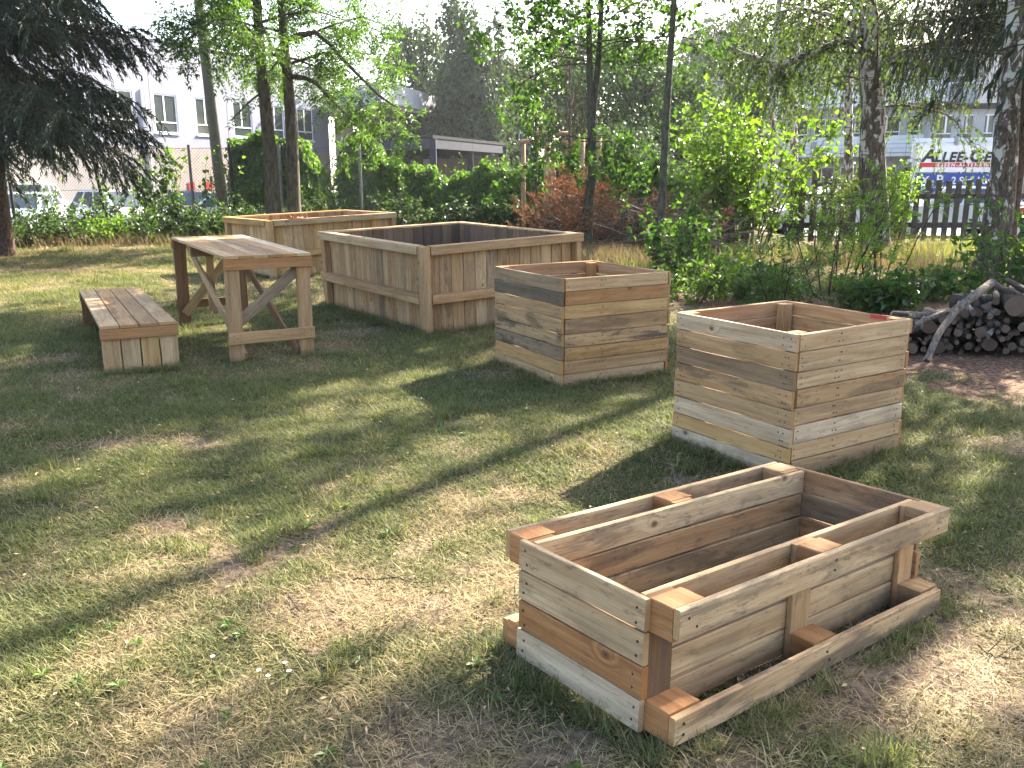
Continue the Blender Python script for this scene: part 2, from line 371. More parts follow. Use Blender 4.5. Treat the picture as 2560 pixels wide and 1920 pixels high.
def sheet(name, pts, mt, label, dz=0.02):
    v = [(x, y, float(gz(x, y)) + dz) for x, y in pts]
    o = mesh(name, v, np.array([[0, 1, 2, 3]]), mt); tag(o, label, kind='structure'); return o
v = [(-60, 31, -0.58), (2.0, 31, -0.58), (2.0, 75, -0.58), (-60, 75, -0.58)]
tag(mesh('car_park', v, np.array([[0, 1, 2, 3]]), M['asphalt']), 'asphalt car park behind the fence', kind='structure')
v = [(8, 24.2, -0.33), (70, 24.2, -0.33), (70, 46, -0.33), (8, 46, -0.33)]
tag(mesh('street', v, np.array([[0, 1, 2, 3]]), M['asphalt']), 'asphalt street beyond the picket fence', kind='structure')

# ------------------------------------------------------------------ lawn grass (stuff, instanced tufts)
def tuft(name, seed, n, Lr, spread, lean, W, mt):
    r = np.random.RandomState(seed)
    a = r.rand(n) * 2 * np.pi; rad = spread * r.rand(n) ** 0.6
    pos = np.stack([np.cos(a) * rad, np.sin(a) * rad, -0.004 * np.ones(n)], 1)
    a2 = r.rand(n) * 6.283; el = np.clip(r.normal(lean, 0.28, n), 0.06, 1.5)
    d = np.stack([np.cos(a2) * np.cos(el), np.sin(a2) * np.cos(el), np.sin(el)], 1)
    L = r.uniform(Lr[0], Lr[1], n); v, f = blades(pos, d, L, W * r.uniform(0.7, 1.3, n), r.uniform(0.2, 1.2, n))
    o = mesh(name, v, f, mt, None, False, {'rnd': np.repeat(r.rand(n), 5)})
    C.objects.unlink(o); return o
def scatter(name, protos, pos, rz, scl, idx, tilt, label, cat='grass', parent=None):
    """points mesh + geometry nodes that place tufts; one object"""
    me = bpy.data.meshes.new(name); n = len(pos)
    me.vertices.add(n); me.vertices.foreach_set('co', np.asarray(pos, np.float32).ravel())
    rot = np.zeros((n, 3), np.float32); rot[:, 2] = rz; rot[:, :2] = tilt
    a = me.attributes.new('rot', 'FLOAT_VECTOR', 'POINT'); a.data.foreach_set('vector', rot.ravel())
    a = me.attributes.new('scl', 'FLOAT', 'POINT'); a.data.foreach_set('value', np.asarray(scl, np.float32))
    a = me.attributes.new('idx', 'INT', 'POINT'); a.data.foreach_set('value', np.asarray(idx, np.int32))
    o = link(name, me, None, parent)
    g = bpy.data.node_groups.new(name, 'GeometryNodeTree')
    g.interface.new_socket('Geometry', in_out='INPUT', socket_type='NodeSocketGeometry')
    g.interface.new_socket('Geometry', in_out='OUTPUT', socket_type='NodeSocketGeometry')
    gi = g.nodes.new('NodeGroupInput'); go = g.nodes.new('NodeGroupOutput')
    iop = g.nodes.new('GeometryNodeInstanceOnPoints'); join = g.nodes.new('GeometryNodeJoinGeometry')
    for p in reversed(protos):
        ob = g.nodes.new('GeometryNodeObjectInfo'); ob.inputs['Object'].default_value = p
        ti = g.nodes.new('GeometryNodeGeometryToInstance')
        g.links.new(ob.outputs['Geometry'], ti.inputs[0]); g.links.new(ti.outputs[0], join.inputs[0])
    def na(nm, ty):
        q = g.nodes.new('GeometryNodeInputNamedAttribute'); q.data_type = ty; q.inputs[0].default_value = nm; return q.outputs[0]
    m2p = g.nodes.new('GeometryNodeMeshToPoints')
    g.links.new(gi.outputs[0], m2p.inputs[0]); g.links.new(m2p.outputs[0], iop.inputs['Points'])
    g.links.new(join.outputs[0], iop.inputs['Instance']); iop.inputs['Pick Instance'].default_value = True
    g.links.new(na('idx', 'INT'), iop.inputs['Instance Index']); g.links.new(na('rot', 'FLOAT_VECTOR'), iop.inputs['Rotation'])
    g.links.new(na('scl', 'FLOAT'), iop.inputs['Scale']); g.links.new(iop.outputs[0], go.inputs[0])
    md = o.modifiers.new('scatter', 'NODES'); md.node_group = g
    return tag(o, label, cat, kind='stuff')
PROT = []
def tile(seed, n, Lr, lean, W, mt, rad=0.13): return tuft('tuft', seed, n, Lr, rad, lean, W, mt)
for k in range(3): PROT.append(tile(10 + k, 120, (0.016, 0.046), 0.62, 0.0034, M['g_green']))
for k in range(3): PROT.append(tile(20 + k, 115, (0.018, 0.048), 0.45, 0.0033, M['g_mid']))
for k in range(3): PROT.append(tile(30 + k, 110, (0.018, 0.056), 0.27, 0.0027, M['g_dry']))
PROT.append(tuft('tuft', 40, 60, (0.04, 0.095), 0.05, 0.85, 0.0032, M['g_green']))
PROT.append(tuft('tuft', 41, 45, (0.04, 0.11), 0.06, 0.55, 0.0030, M['g_mid']))
rs = np.random.RandomState(3)
GP = []
for y0, y1, dens, sc0 in ((0.9, 2.6, 210, 1.0), (2.6, 4.2, 190, 1.0), (4.2, 6.5, 130, 1.1), (6.5, 10, 75, 1.3), (10, 15, 36, 1.7), (15, 22, 18, 2.2)):
    hw = 0.64 * y1 + 0.8
    n = int(dens * 2 * hw * (y1 - y0)); x = rs.uniform(-hw, hw, n); y = rs.uniform(y0, y1, n)
    k_ = np.abs(x) < 0.64 * y + 0.8; x = x[k_]; y = y[k_]; n = len(x)
    g = green_m(x, y) + rs.normal(0, 0.22, n); s = soil_m(x, y); mu = mulch_m(x, y)
    keep = (rs.rand(n) > s * 0.55) & (rs.rand(n) > mu * 1.05) & ~((y > 15.5) & (x > 6))
    idx = np.where(g > 0.62, rs.randint(0, 3, n), np.where(g > 0.26, rs.randint(3, 6, n), rs.randint(6, 9, n)))
    idx = np.where(s > 0.35, rs.randint(6, 9, n), idx)
    big = (rs.rand(n) < 0.16 * sstep(0.5, 0.72, vnoise(x + 70, y, 0.5, 2)))
    idx = np.where(big & (g > 0.5), 9, np.where(big & (g > 0.2), 10, idx))
    sc_ = sc0 * rs.uniform(0.8, 1.2, n)
    P = np.stack([x, y, gz(x, y)], 1)
    GP.append((P[keep], rs.rand(n)[keep] * 6.283, sc_[keep], idx[keep], rs.normal(0, 0.03, (n, 2))[keep]))
foot = []
for (bx, by, yaw, L_, W_) in ((0.404, 1.93, 37.9, 0.704, 1.36), (1.352, 4.091, 32.4, 0.82, 0.87), (0.351, 6.03, 29.5, 0.975, 0.93), (-0.805, 8.079, 35.5, 2.356, 1.917), (-3.066, 6.40, 28.8, 2.568, 0.549)):
    c_, s_ = math.cos(R(yaw)), math.sin(R(yaw)); m_ = int(60 * (L_ + W_)); q = rs.rand(m_); e = rs.randint(0, 4, m_); o_ = rs.uniform(0.005, 0.05, m_)
    lx = np.where(e == 0, q * W_, np.where(e == 1, -o_ - 0.02, np.where(e == 2, q * W_, W_ + o_ + 0.02))); ly = np.where(e == 0, -o_ - 0.02, np.where(e == 1, q * L_, np.where(e == 2, L_ + o_, q * L_)))
    foot.append(np.stack([bx + lx * c_ - ly * s_, by + lx * s_ + ly * c_], 1))
foot = np.concatenate(foot); n = len(foot)
GP.append((np.stack([foot[:, 0], foot[:, 1], gz(foot[:, 0], foot[:, 1])], 1), rs.rand(n) * 6.283, rs.uniform(.45, .85, n) * (1 + .05 * foot[:, 1]), np.where(rs.rand(n) < .5, 9, 10), rs.normal(0, .1, (n, 2))))
GPc = [np.concatenate([g[i] for g in GP]) for i in range(5)]
# keep blades out of the wooden boxes' walls is not needed: the boxes have open soil-less floors with lawn inside
scatter('grass', PROT, GPc[0], GPc[1], GPc[2], GPc[3], GPc[4], 'short dry and green grass blades of the lawn')

# ------------------------------------------------------------------ sawn timber
TAN, LIGHT, WHITE, GREY, DGREY = (0.39, 0.257, 0.135), (0.465, 0.33, 0.19), (0.53, 0.425, 0.30), (0.28, 0.203, 0.128), (0.165, 0.127, 0.085)
ORANGE, BROWN, PINK, YEL = (0.355, 0.185, 0.078), (0.185, 0.106, 0.053), (0.36, 0.212, 0.115), (0.43, 0.275, 0.12)
rw = random.Random(11)
def board_mesh(L, W, T, jit=0.0, bev=0.003):
    b = min(bev, T * 0.3, W * 0.3)
    sec = [(-W / 2 + b, -T / 2), (W / 2 - b, -T / 2), (W / 2, -T / 2 + b), (W / 2, T / 2 - b), (W / 2 - b, T / 2), (-W / 2 + b, T / 2), (-W / 2, T / 2 - b), (-W / 2, -T / 2 + b)]
    V = []; st = [-L / 2, -L * rw.uniform(0.1, 0.2), L * rw.uniform(0.1, 0.2), L / 2] if jit else [-L / 2, L / 2]
    for x in st:
        lo, hi = rw.uniform(0, jit), rw.uniform(0, jit); bow = rw.uniform(-1, 1) * jit * 0.4
        for (y, z) in sec: V.append((x, y + (lo if y < 0 else -hi), z + bow))
    F = []
    for k in range(len(st) - 1):
        for i in range(8):
            j = (i + 1) % 8; F.append((k * 8 + i, k * 8 + 8 + i, k * 8 + 8 + j, k * 8 + j)[::-1])
    F.append(tuple(range(8))[::-1]); n = (len(st) - 1) * 8; F.append(tuple(range(n, n + 8)))
    me = bpy.data.meshes.new('board'); me.from_pydata(V, [], F); me.materials.append(M['wood']); me.update()
    return me
def shade(c, v=0.13):
    f = 1 + rw.uniform(-v, v); g = rw.uniform(-0.04, 0.04)
    return (c[0] * f * (1 + g), c[1] * f, c[2] * f * (1 - g))
def board(name, par, x, y, z, g='x', col=TAN, stain=0.15, jit=0.003, rot=0.0):
    """x, y, z: (lo, hi) extents in the parent's axes; g: grain axis"""
    d = [x[1] - x[0], y[1] - y[0], z[1] - z[0]]; c = ((x[0] + x[1]) / 2, (y[0] + y[1]) / 2, (z[0] + z[1]) / 2)
    if g == 'x': me = board_mesh(d[0], d[2], d[1], jit); q = Matrix(((1, 0, 0), (0, 0, 1), (0, 1, 0)))
    elif g == 'y': me = board_mesh(d[1], d[2], d[0], jit); q = Matrix(((0, 0, 1), (1, 0, 0), (0, 1, 0)))
    elif g == 'z': me = board_mesh(d[2], d[0], d[1], jit); q = Matrix(((0, 1, 0), (0, 0, 1), (1, 0, 0)))
    elif g == 'xf': me = board_mesh(d[0], d[1], d[2], jit); q = Matrix(((1, 0, 0), (0, 1, 0), (0, 0, 1)))
    elif g == 'yf': me = board_mesh(d[1], d[0], d[2], jit); q = Matrix(((0, 1, 0), (1, 0, 0), (0, 0, 1)))
    o = link(name, me, None, par); o.color = (*shade(col), stain)
    if q.determinant() < 0: q = q @ Matrix(((1, 0, 0), (0, 1, 0), (0, 0, -1)))
    m4 = q.to_4x4(); m4.translation = c
    o.matrix_local = m4 @ Matrix.Rotation(rot, 4, 'Z') if rot else m4
    return o
def beam(name, par, p, q, W, T, col=TAN, stain=0.2, up=(0, 0, 1)):
    """board between two points; W lies across 'up'"""
    p, q = Vector(p), Vector(q); X = (q - p).normalized(); Z = Vector(up); Y = Z.cross(X).normalized(); Z = X.cross(Y)
    o = link(name, board_mesh((q - p).length, T, W, 0.002), None, par); o.color = (*shade(col), stain)
    m = Matrix((X, Y, Z)).transposed().to_4x4(); m.translation = (p + q) / 2; o.matrix_local = m; return o
def nails(par, spots):
    """spots: (point, normal) -> small heads joined into one part"""
    mb = MB()
    for p, n in spots:
        p = Vector(p); n = Vector(n); mb.cyl(p - n * 0.004, p + n * 0.0012, 0.0042, 0.0042, 6)
    o = mb.build('nail_heads', M['nail'], par); o['kind'] = 'stuff'; return o
def place(name, x, y, yaw, tilt=(0, 0), z=0.0):
    o = empty(name, (x, y, z)); o.rotation_euler = (-tilt[0], tilt[1], R(yaw)); return o

# --- near pallet planter (A)
AL, AW, AH = 0.704, 1.36, 0.375
A = place('pallet_planter', 0.404, 1.93, 37.9, (0.028, 0.046), 0.012 + 0.028 * AL / 2 + 0.046 * AW / 2)
tag(A, 'long low planter of two pallet halves with open shelf rails, nearest on the lawn', 'planter', 'pallet wood planters on the lawn')
t_ = 0.021; bd = 0.080; bw = 0.100; H4 = AH / 4
def half(side):
    def Y(a, b): return (a, b) if side == 0 else (AL - b, AL - a)
    cr = [LIGHT, WHITE] if side == 0 else [TAN, TAN]
    board('shelf_rail', A, (0, AW), Y(0, t_), (AH - 0.088, AH), 'x', LIGHT, 0.6, 0.006)
    board('shelf_rail', A, (0.0, AW - 0.01), Y(-0.004, t_ - 0.004), (0.0, 0.086), 'x', LIGHT if side == 0 else TAN, 0.75, 0.006)
    for bx in (0.0, AW / 2 - bw / 2, AW - bw - 0.005):
        e = 0.006 if bx == 0 else 0
        board('block', A, (bx + 0.004 - e, bx + bw + 0.02), Y(t_ + 0.0015, t_ + bd), (AH - 0.096, AH - 0.004), 'yf', ORANGE if bx < 1 else TAN, 0.1, 0.002)
        board('block', A, (bx + 0.004 - e, bx + bw + 0.02), Y(t_ - 0.002, t_ + bd), (0.003, 0.088), 'yf', ORANGE if bx < 1 else TAN, 0.1, 0.002)
        board('stringer', A, (bx + 0.002, bx + bw), Y(t_ + bd + 0.001, t_ * 2 + bd), (0.0, AH - 0.006), 'z', BROWN if bx == 0 else TAN, 0.45 if bx == 0 else 0.2)
    cols = [LIGHT, TAN, LIGHT, TAN] if side else [LIGHT, WHITE, LIGHT, LIGHT]
    for k in range(4):
        z1 = AH - 0.002 - k * H4
        board('board', A, (0.006, AW - 0.006), Y(t_ * 2 + bd + 0.002, t_ * 3 + bd), (z1 - H4 + 0.002, z1), 'x', cols[k], 0.6 if side and k < 3 else 0.3, 0.006)
half(0); half(1)
ia = t_ + bd - 0.004
for e, cols in ((0, [LIGHT, LIGHT, ORANGE, WHITE]), (1, [PINK, GREY, PINK, TAN])):
    for k in range(4):
        z1 = AH - k * H4 - (0.004 if e else 0)
        x = (-t_ - 0.002, -0.002) if e == 0 else (AW + 0.0, AW + t_)
        sh = 0.006 * (k == 3) + rw.uniform(-0.003, 0.003) - (0.004 if k == 2 else 0)
        board('board', A, (x[0] + (0.012 if k == 3 and e == 0 else 0), x[1] + (0.012 if k == 3 and e == 0 else 0)) if False else x, (ia + sh, AL - ia + sh), (z1 - H4 + 0.0015, z1), 'y', cols[k], 0.55 if k in (0,) or e else 0.3, 0.0028)
sp = []
for k in range(4):
    z = AH - (k + 0.5) * H4
    for y in (ia + 0.025, AL - ia - 0.03):
        for dz in (-0.022, 0.02): sp.append(((-t_ - 0.002, y + rw.uniform(-.01, .01), z + dz + rw.uniform(-.006, .006)), (-1, 0, 0)))
for x in (0.05, AW / 2, AW - 0.05):
    for z in (AH - 0.03, AH - 0.06, 0.03, 0.06): sp.append(((x + rw.uniform(-.02, .02), 0 if z > .2 else -0.004, z), (0, -1, 0)))
nails(A, sp)

# --- box planters of horizontal boards (B, C)
def crate(name, label, x, y, yaw, L, W, H, left, right, back, seed, lap=0):
    rw.seed(seed)
    o = place(name, x, y, yaw, (0, 0), -0.006); tag(o, label, 'planter', 'pallet wood planters on the lawn')
    t = 0.021; sp = []
    def rows(cols):
        ws = [rw.uniform(0.9, 1.1) for _ in cols]; s_ = sum(ws); z = H; out = []
        for c, w_ in zip(cols, ws):
            h = H * w_ / s_; out.append((z - h, z, c)); z -= h
        return out
    for (z0, z1, (c, st)) in rows(left):        # plane x = 0
        j = rw.uniform(-0.004, 0.006); e = rw.uniform(-0.004, 0.005)
        board('board', o, (-t + j * 0.5, j * 0.5), (-t + e, L - t + rw.uniform(-.006, .006)), (z0 + 0.0008, z1 - rw.uniform(0.0, 0.0015)), 'y', c, st, 0.0028)
        for yy in (0.02, 0.05, L - 0.06):
            for f in (0.3, 0.7): sp.append(((-t + j * 0.5, yy + rw.uniform(-.012, .012), z0 + (z1 - z0) * f), (-1, 0, 0)))
    for (z0, z1, (c, st)) in rows(right):       # plane y = 0
        j = rw.uniform(-0.004, 0.004); e = rw.uniform(-0.004, 0.004)
        board('board', o, (0.008 + e, W + rw.uniform(-.012, .008)), (-t + j, j), (z0 + 0.0008, z1 - rw.uniform(0.0, 0.0015)), 'x', c, st, 0.0028)
        for xx in (0.03, W * 0.35, W * 0.37, W - 0.04):
            for f in (0.3, 0.7): sp.append(((xx + rw.uniform(-.015, .015), -t + j, z0 + (z1 - z0) * f), (0, -1, 0)))
    for (z0, z1, (c, st)) in rows(back):
        board('board', o, (0.006, W + 0.002), (L - t, L), (z0 + 0.002, z1 - rw.uniform(0, 0.004)), 'x', c, st, 0.004)
    for (z0, z1, (c, st)) in rows(back[::-1]):
        j = rw.uniform(-0.003, 0.005)
        board('board', o, (W + 0.006 + j, W + 0.006 + t + j), (-0.012 + rw.uniform(-.006, .006), L + rw.uniform(-.004, .01)), (z0 + 0.002, z1 - rw.uniform(0, 0.006)), 'y', c, st, 0.005)
    for (px, py, dx, dy) in ((0.008, 0.006, 0.075, 0.06), (W - 0.08, 0.006, 0.075, 0.06), (0.008, L - t - 0.07, 0.075, 0.06), (W - 0.085, L - t - 0.063, 0.075, 0.06)):
        board('corner_post', o, (px, px + dx), (py, py + dy), (0.0, H - rw.uniform(0.0, 0.02)), 'z', ORANGE if rw.random() < .6 else TAN, 0.1)
    nails(o, sp)
    return o
S = lambda c, s=0.2: (c, s)
Bx = crate('box_planter', 'pale square box planter of horizontal boards between the log pile and the low planter', 1.352, 4.091, 32.4, 0.82, 0.859, 0.735,
      [S(WHITE, .1), S(TAN, .3), S(GREY, .15), S(TAN, .7), S(TAN, .15), S(WHITE, .15), S(YEL, .1), S(WHITE, .2)],
      [S(LIGHT, .15), S(LIGHT, .3), S(LIGHT, .25), S(TAN, .5), S(LIGHT, .3), S(WHITE, .35), S(LIGHT, .25), S(TAN, .3)],
      [S(PINK, .15), S(PINK, .1), S(GREY, .2), S(TAN, .2), S(TAN, .2), S(PINK, .2), S(TAN, .2), S(TAN, .2)], 5)
Cx = crate('box_planter', 'weathered square box planter of stained boards in front of the large raised bed', 0.351, 6.03, 29.5, 0.975, 0.915, 0.775,
      [S(GREY, .25), S(DGREY, .3), S(TAN, .35), S(TAN, .7), S(TAN, .9), S(GREY, .95), S(YEL, .15), S(LIGHT, .15)],
      [S(LIGHT, .15), S(ORANGE, .15), S(YEL, .2), S(TAN, .45), S(TAN, .95), S(YEL, .3), S(TAN, .25), S(LIGHT, .2)],
      [S(PINK, .2), S(PINK, .2), S(TAN, .4), S(GREY, .2), S(TAN, .2), S(TAN, .2), S(TAN, .2), S(TAN, .2)], 9)
# --- raised beds of upright boards with rails (D, E)
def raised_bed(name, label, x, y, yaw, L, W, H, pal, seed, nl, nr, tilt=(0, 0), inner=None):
    rw.seed(seed)
    o = place(name, x, y, yaw, tilt, -0.006 + tilt[0] * L / 2 + tilt[1] * W / 2); tag(o, label, 'raised bed', 'raised beds of upright boards')
    rd, rh, t = 0.085, 0.085, 0.022; inn = inner or pal
    zt = H; zm = H * 0.47; sp = []
    def wallx(y0, n, out):       # boards along x at depth y0; out = -1 rails towards -y
        w_ = (W - 2 * rd) / n
        for i in range(n):
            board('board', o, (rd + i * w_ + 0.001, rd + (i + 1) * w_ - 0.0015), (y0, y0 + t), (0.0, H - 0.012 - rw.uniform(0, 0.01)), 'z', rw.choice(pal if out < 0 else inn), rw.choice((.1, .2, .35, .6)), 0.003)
    def wally(x0, n, out):
        w_ = (L - 2 * rd) / n
        for i in range(n):
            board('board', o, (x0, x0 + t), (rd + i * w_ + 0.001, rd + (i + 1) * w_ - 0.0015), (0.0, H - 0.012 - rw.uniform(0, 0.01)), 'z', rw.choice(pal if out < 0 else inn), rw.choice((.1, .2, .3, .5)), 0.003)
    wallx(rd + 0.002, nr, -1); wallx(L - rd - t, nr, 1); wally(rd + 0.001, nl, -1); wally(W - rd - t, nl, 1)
    for x0, x1, y0, y1 in ((0.0, rd - 0.003, 0.004, rd + 0.02), (W - rd + 0.003, W - 0.012, 0.012, rd + 0.02), (0.012, rd - 0.003, L - rd - 0.02, L - 0.012), (W - rd + 0.003, W - 0.012, L - rd - 0.02, L - 0.012)):
        board('corner_post', o, (x0, x1), (y0, y1), (0.0, H - 0.006), 'z', TAN, 0.2)
    for z in (zt, zm):
        a = 0.003 if z == zt else 0
        board('rail', o, (rd + 0.001, W + 0.0), (-0.006, rd - 0.001), (z - rh, z), 'x', rw.choice(pal), 0.2, 0.002)
        board('rail', o, (-0.008, rd - 0.004), (rd + 0.022 + a, L - 0.0), (z - rh, z + 0.002), 'y', rw.choice(pal), 0.25, 0.002)
        board('rail', o, (0.0, W - rd - 0.004), (L - rd + 0.002, L), (z - rh, z + 0.001), 'x', rw.choice(pal), 0.3, 0.002)
        board('rail', o, (W - rd + 0.002, W + 0.003), (rd + 0.002, L + 0.002), (z - rh - 0.004, z - 0.002), 'y', rw.choice(pal), 0.3, 0.002)
    return o
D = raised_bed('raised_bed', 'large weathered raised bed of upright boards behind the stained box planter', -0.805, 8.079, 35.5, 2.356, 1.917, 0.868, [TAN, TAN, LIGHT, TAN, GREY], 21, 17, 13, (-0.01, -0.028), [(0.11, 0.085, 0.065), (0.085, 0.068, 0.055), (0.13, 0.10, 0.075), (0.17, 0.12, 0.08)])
Eb = raised_bed('raised_bed', 'pale yellow raised bed behind the table, farthest from the camera', -3.457, 12.631, 40.7, 1.584, 2.178, 0.868, [YEL, YEL, LIGHT, TAN], 22, 9, 12, (0, -0.026), [PINK, TAN, ORANGE])

# --- table
rw.seed(31)
TL, TW, TH = 2.135, 0.696, 0.852
T = place('table', -2.24, 6.808, 31.1, (-0.012, 0.003), 0.0)
tag(T, 'tall rough plank table with crossed braces beside the low bench', 'table')
w6 = TW / 6; tt = 0.022
for i in range(6):
    board('plank', T, (i * w6 + 0.0012, (i + 1) * w6 - 0.0012), (rw.uniform(-.006, .004), TL + rw.uniform(-.004, .006)), (TH - tt + rw.uniform(-.001, .001), TH + rw.uniform(0, .001)), 'yf', [LIGHT, TAN, LIGHT, TAN, TAN, WHITE][i], [.3, .25, .6, .5, .2, .25][i], 0.002)
lw, ld = 0.115, 0.045
def legs(y0, col):
    for x0 in (0.004, TW - lw - 0.004):
        board('leg', T, (x0, x0 + lw), (y0, y0 + ld), (-0.012, TH - tt - 0.001), 'z', col, 0.12)
legs(0.026, TAN); legs(TL - 0.026 - ld, BROWN)
board('apron', T, (-0.004, TW + 0.004), (0.0, 0.0245), (TH - tt - 0.09, TH - tt - 0.001), 'x', ORANGE, 0.15)
board('apron', T, (-0.004, TW + 0.004), (TL - 0.0245, TL), (TH - tt - 0.09, TH - tt - 0.001), 'x', ORANGE, 0.15)
board('stretcher', T, (0.0, TW + 0.002), (0.001, 0.025), (0.15, 0.245), 'x', TAN, 0.12)
board('stretcher', T, (0.0, TW), (TL - 0.025, TL - 0.001), (0.15, 0.235), 'x', BROWN, 0.12)
board('cross_beam', T, (0.02, TW - 0.02), (TL * 0.62, TL * 0.62 + 0.05), (TH - tt - 0.1, TH - tt - 0.001), 'x', BROWN, 0.2)
board('hanger', T, (TW * 0.22, TW * 0.22 + 0.07), (TL * 0.62 + 0.052, TL * 0.62 + 0.075), (0.22, TH - tt - 0.002), 'z', TAN, 0.15)
yn, yf = 0.026 + ld, TL - 0.026 - ld
beam('brace', T, (lw + 0.018, yf - 0.02, TH - 0.08), (lw + 0.018, yn - 0.02, 0.03), 0.085, 0.022, TAN, 0.3)
beam('brace', T, (TW - lw - 0.02, yf - 0.05, TH - 0.08), (TW - lw - 0.02, yn - 0.02, 0.03), 0.085, 0.022, BROWN, 0.3)
beam('brace', T, (TW - 0.05, yn + 0.014, TH - 0.10), (0.07, yn + 0.014, 0.29), 0.085, 0.022, GREY, 0.35)
beam('brace', T, (0.06, yf - 0.013, 0.10), (TW - 0.08, yf - 0.013, TH - 0.10), 0.085, 0.022, TAN, 0.3)
nails(T, [((x, 0.001, z), (0, -1, 0)) for x in (0.035, 0.09, TW - 0.085, TW - 0.03) for z in (0.175, 0.22)])
# --- bench
BL, BW, BH = 2.568, 0.549, 0.371
Bn = place('bench', -3.066, 6.40, 28.8, (0.006, 0.002), 0.0)
tag(Bn, 'low plank bench with boarded end panels left of the table', 'bench')
w4 = BW / 4
for i in range(4):
    board('plank', Bn, (i * w4 + 0.0025, (i + 1) * w4 - 0.0025), (rw.uniform(-.01, .004), BL + rw.uniform(-.006, .006)), (BH - 0.022 + i * 0.0006, BH + rw.uniform(0, .002)), 'yf', [LIGHT, TAN, TAN, LIGHT][i], [.35, .45, .2, .35][i], 0.002)
for y0, c1 in ((0.0, ORANGE), (BL - 0.026, BROWN)):
    board('apron', Bn, (-0.003, BW + 0.003), (y0, y0 + 0.026), (BH - 0.022 - 0.085, BH - 0.0235), 'x', c1, 0.15)
for y0, c1 in ((0.028, TAN), (BL - 0.054, BROWN)):
    for i in range(4):
        board('end_board', Bn, (i * w4 + 0.003, (i + 1) * w4 - 0.004), (y0, y0 + 0.026), (-0.012, BH - 0.024), 'z', [TAN, LIGHT, YEL, LIGHT][i] if c1 == TAN else BROWN, 0.15, 0.003)
board('batten', Bn, (0.02, 0.055), (0.06, BL - 0.06), (BH - 0.072, BH - 0.024), 'y', BROWN, 0.2)
board('batten', Bn, (BW - 0.055, BW - 0.02), (0.06, BL - 0.06), (BH - 0.072, BH - 0.024), 'y', BROWN, 0.2)
MB().box(0.859 + 0.0028, 0.859 + 0.0052, 0.02, 0.22, 0.705, 0.728).build('red_tape', plain('red_tape_film', (.40, .04, .035), .5, .1), Bx)
# red cloth on the far bed, green tag on the large bed's rail
r_ = np.random.RandomState(2); gx_, gy_ = np.meshgrid(np.linspace(.36, .62, 12), np.linspace(-.03, .06, 6)); gv_ = np.stack([gx_ + r_.normal(0, .006, gx_.shape), gy_ + r_.normal(0, .006, gx_.shape), .874 + np.abs(r_.normal(0, .014, gx_.shape))], -1).reshape(-1, 3)
q_ = (np.arange(5)[:, None] * 12 + np.arange(11)[None, :]); cl = mesh('cloth', gv_, np.stack([q_, q_ + 1, q_ + 13, q_ + 12], -1).reshape(-1, 4), plain('red_cloth', (.45, .10, .07), .8, .2, 20), None, True)
cl.location = Eb.location; cl.rotation_euler = Eb.rotation_euler; tag(cl, 'crumpled red cloth on the rim of the far raised bed', 'cloth')
tg = MB().box(-.02, .02, -.012, .012, 0, .006).build('plant_tag', plain('green_plastic', (.02, .25, .06), .4, .1)); tg.location = D.matrix_basis @ Vector((.035, 1.25, .8735)); tg.rotation_euler = D.rotation_euler; tag(tg, 'tiny green plastic tag on the rail of the large raised bed', 'tag')
# offcut by the raised bed, leaning crumb of red cloth in the far bed
rw.seed(77)
oc = board('offcut', None, (0.06, 0.30), (7.62, 7.70), (0.012, 0.035), 'xf', ORANGE, 0.2)
oc.rotation_euler.z += 0.35; tag(oc, 'small orange wood offcut lying on the grass by the large raised bed', 'offcut')

# ------------------------------------------------------------------ buildings
M['panel'] = plain('pale_grey_facade_panel', (0.18, 0.19, 0.25), 0.6, 0.04, 2)
M['beige'] = plain('beige_render', (0.215, 0.20, 0.195), 0.85, 0.06, 2)
M['brownpanel'] = plain('brown_panel', (0.26, 0.21, 0.185), 0.8, 0.1, 2)
M['white'] = plain('white_paint', (0.74, 0.74, 0.74), 0.6, 0.04, 3)
M['render_w'] = plain('white_render', (0.36, 0.36, 0.365), 0.85, 0.06, 1.5)
M['concrete'] = plain('concrete', (0.12, 0.117, 0.11), 0.9, 0.18, 3, bump=0.3)
M['soffit'] = plain('brown_concrete_soffit', (0.25, 0.21, 0.18), 0.85, 0.08, 2)
M['steel'] = plain('blue_grey_steel', (0.028, 0.033, 0.048), 0.85, 0.12, 3, spec=0.15)
M['dark'] = plain('dark_plinth', (0.05, 0.05, 0.055), 0.8, 0.2, 3)
M['roofdark'] = plain('dark_roof_metal', (0.018, 0.019, 0.025), 0.9, 0.15, 3, spec=0.1)
M['glass'] = glass_mat('window_glass')
M['glass2'] = glass_mat('dark_window_glass', (0.02, 0.022, 0.026), 0.1)
M['wirem'] = plain('galvanised_wire', (0.16, 0.16, 0.165), 0.5, 0.2, 20, metal=0.6)
M['rust'] = plain('dark_fence_iron', (0.025, 0.022, 0.022), 0.7, 0.3, 10)
M['red'] = plain('red_paint', (0.42, 0.02, 0.025), 0.45, 0.1, 4)

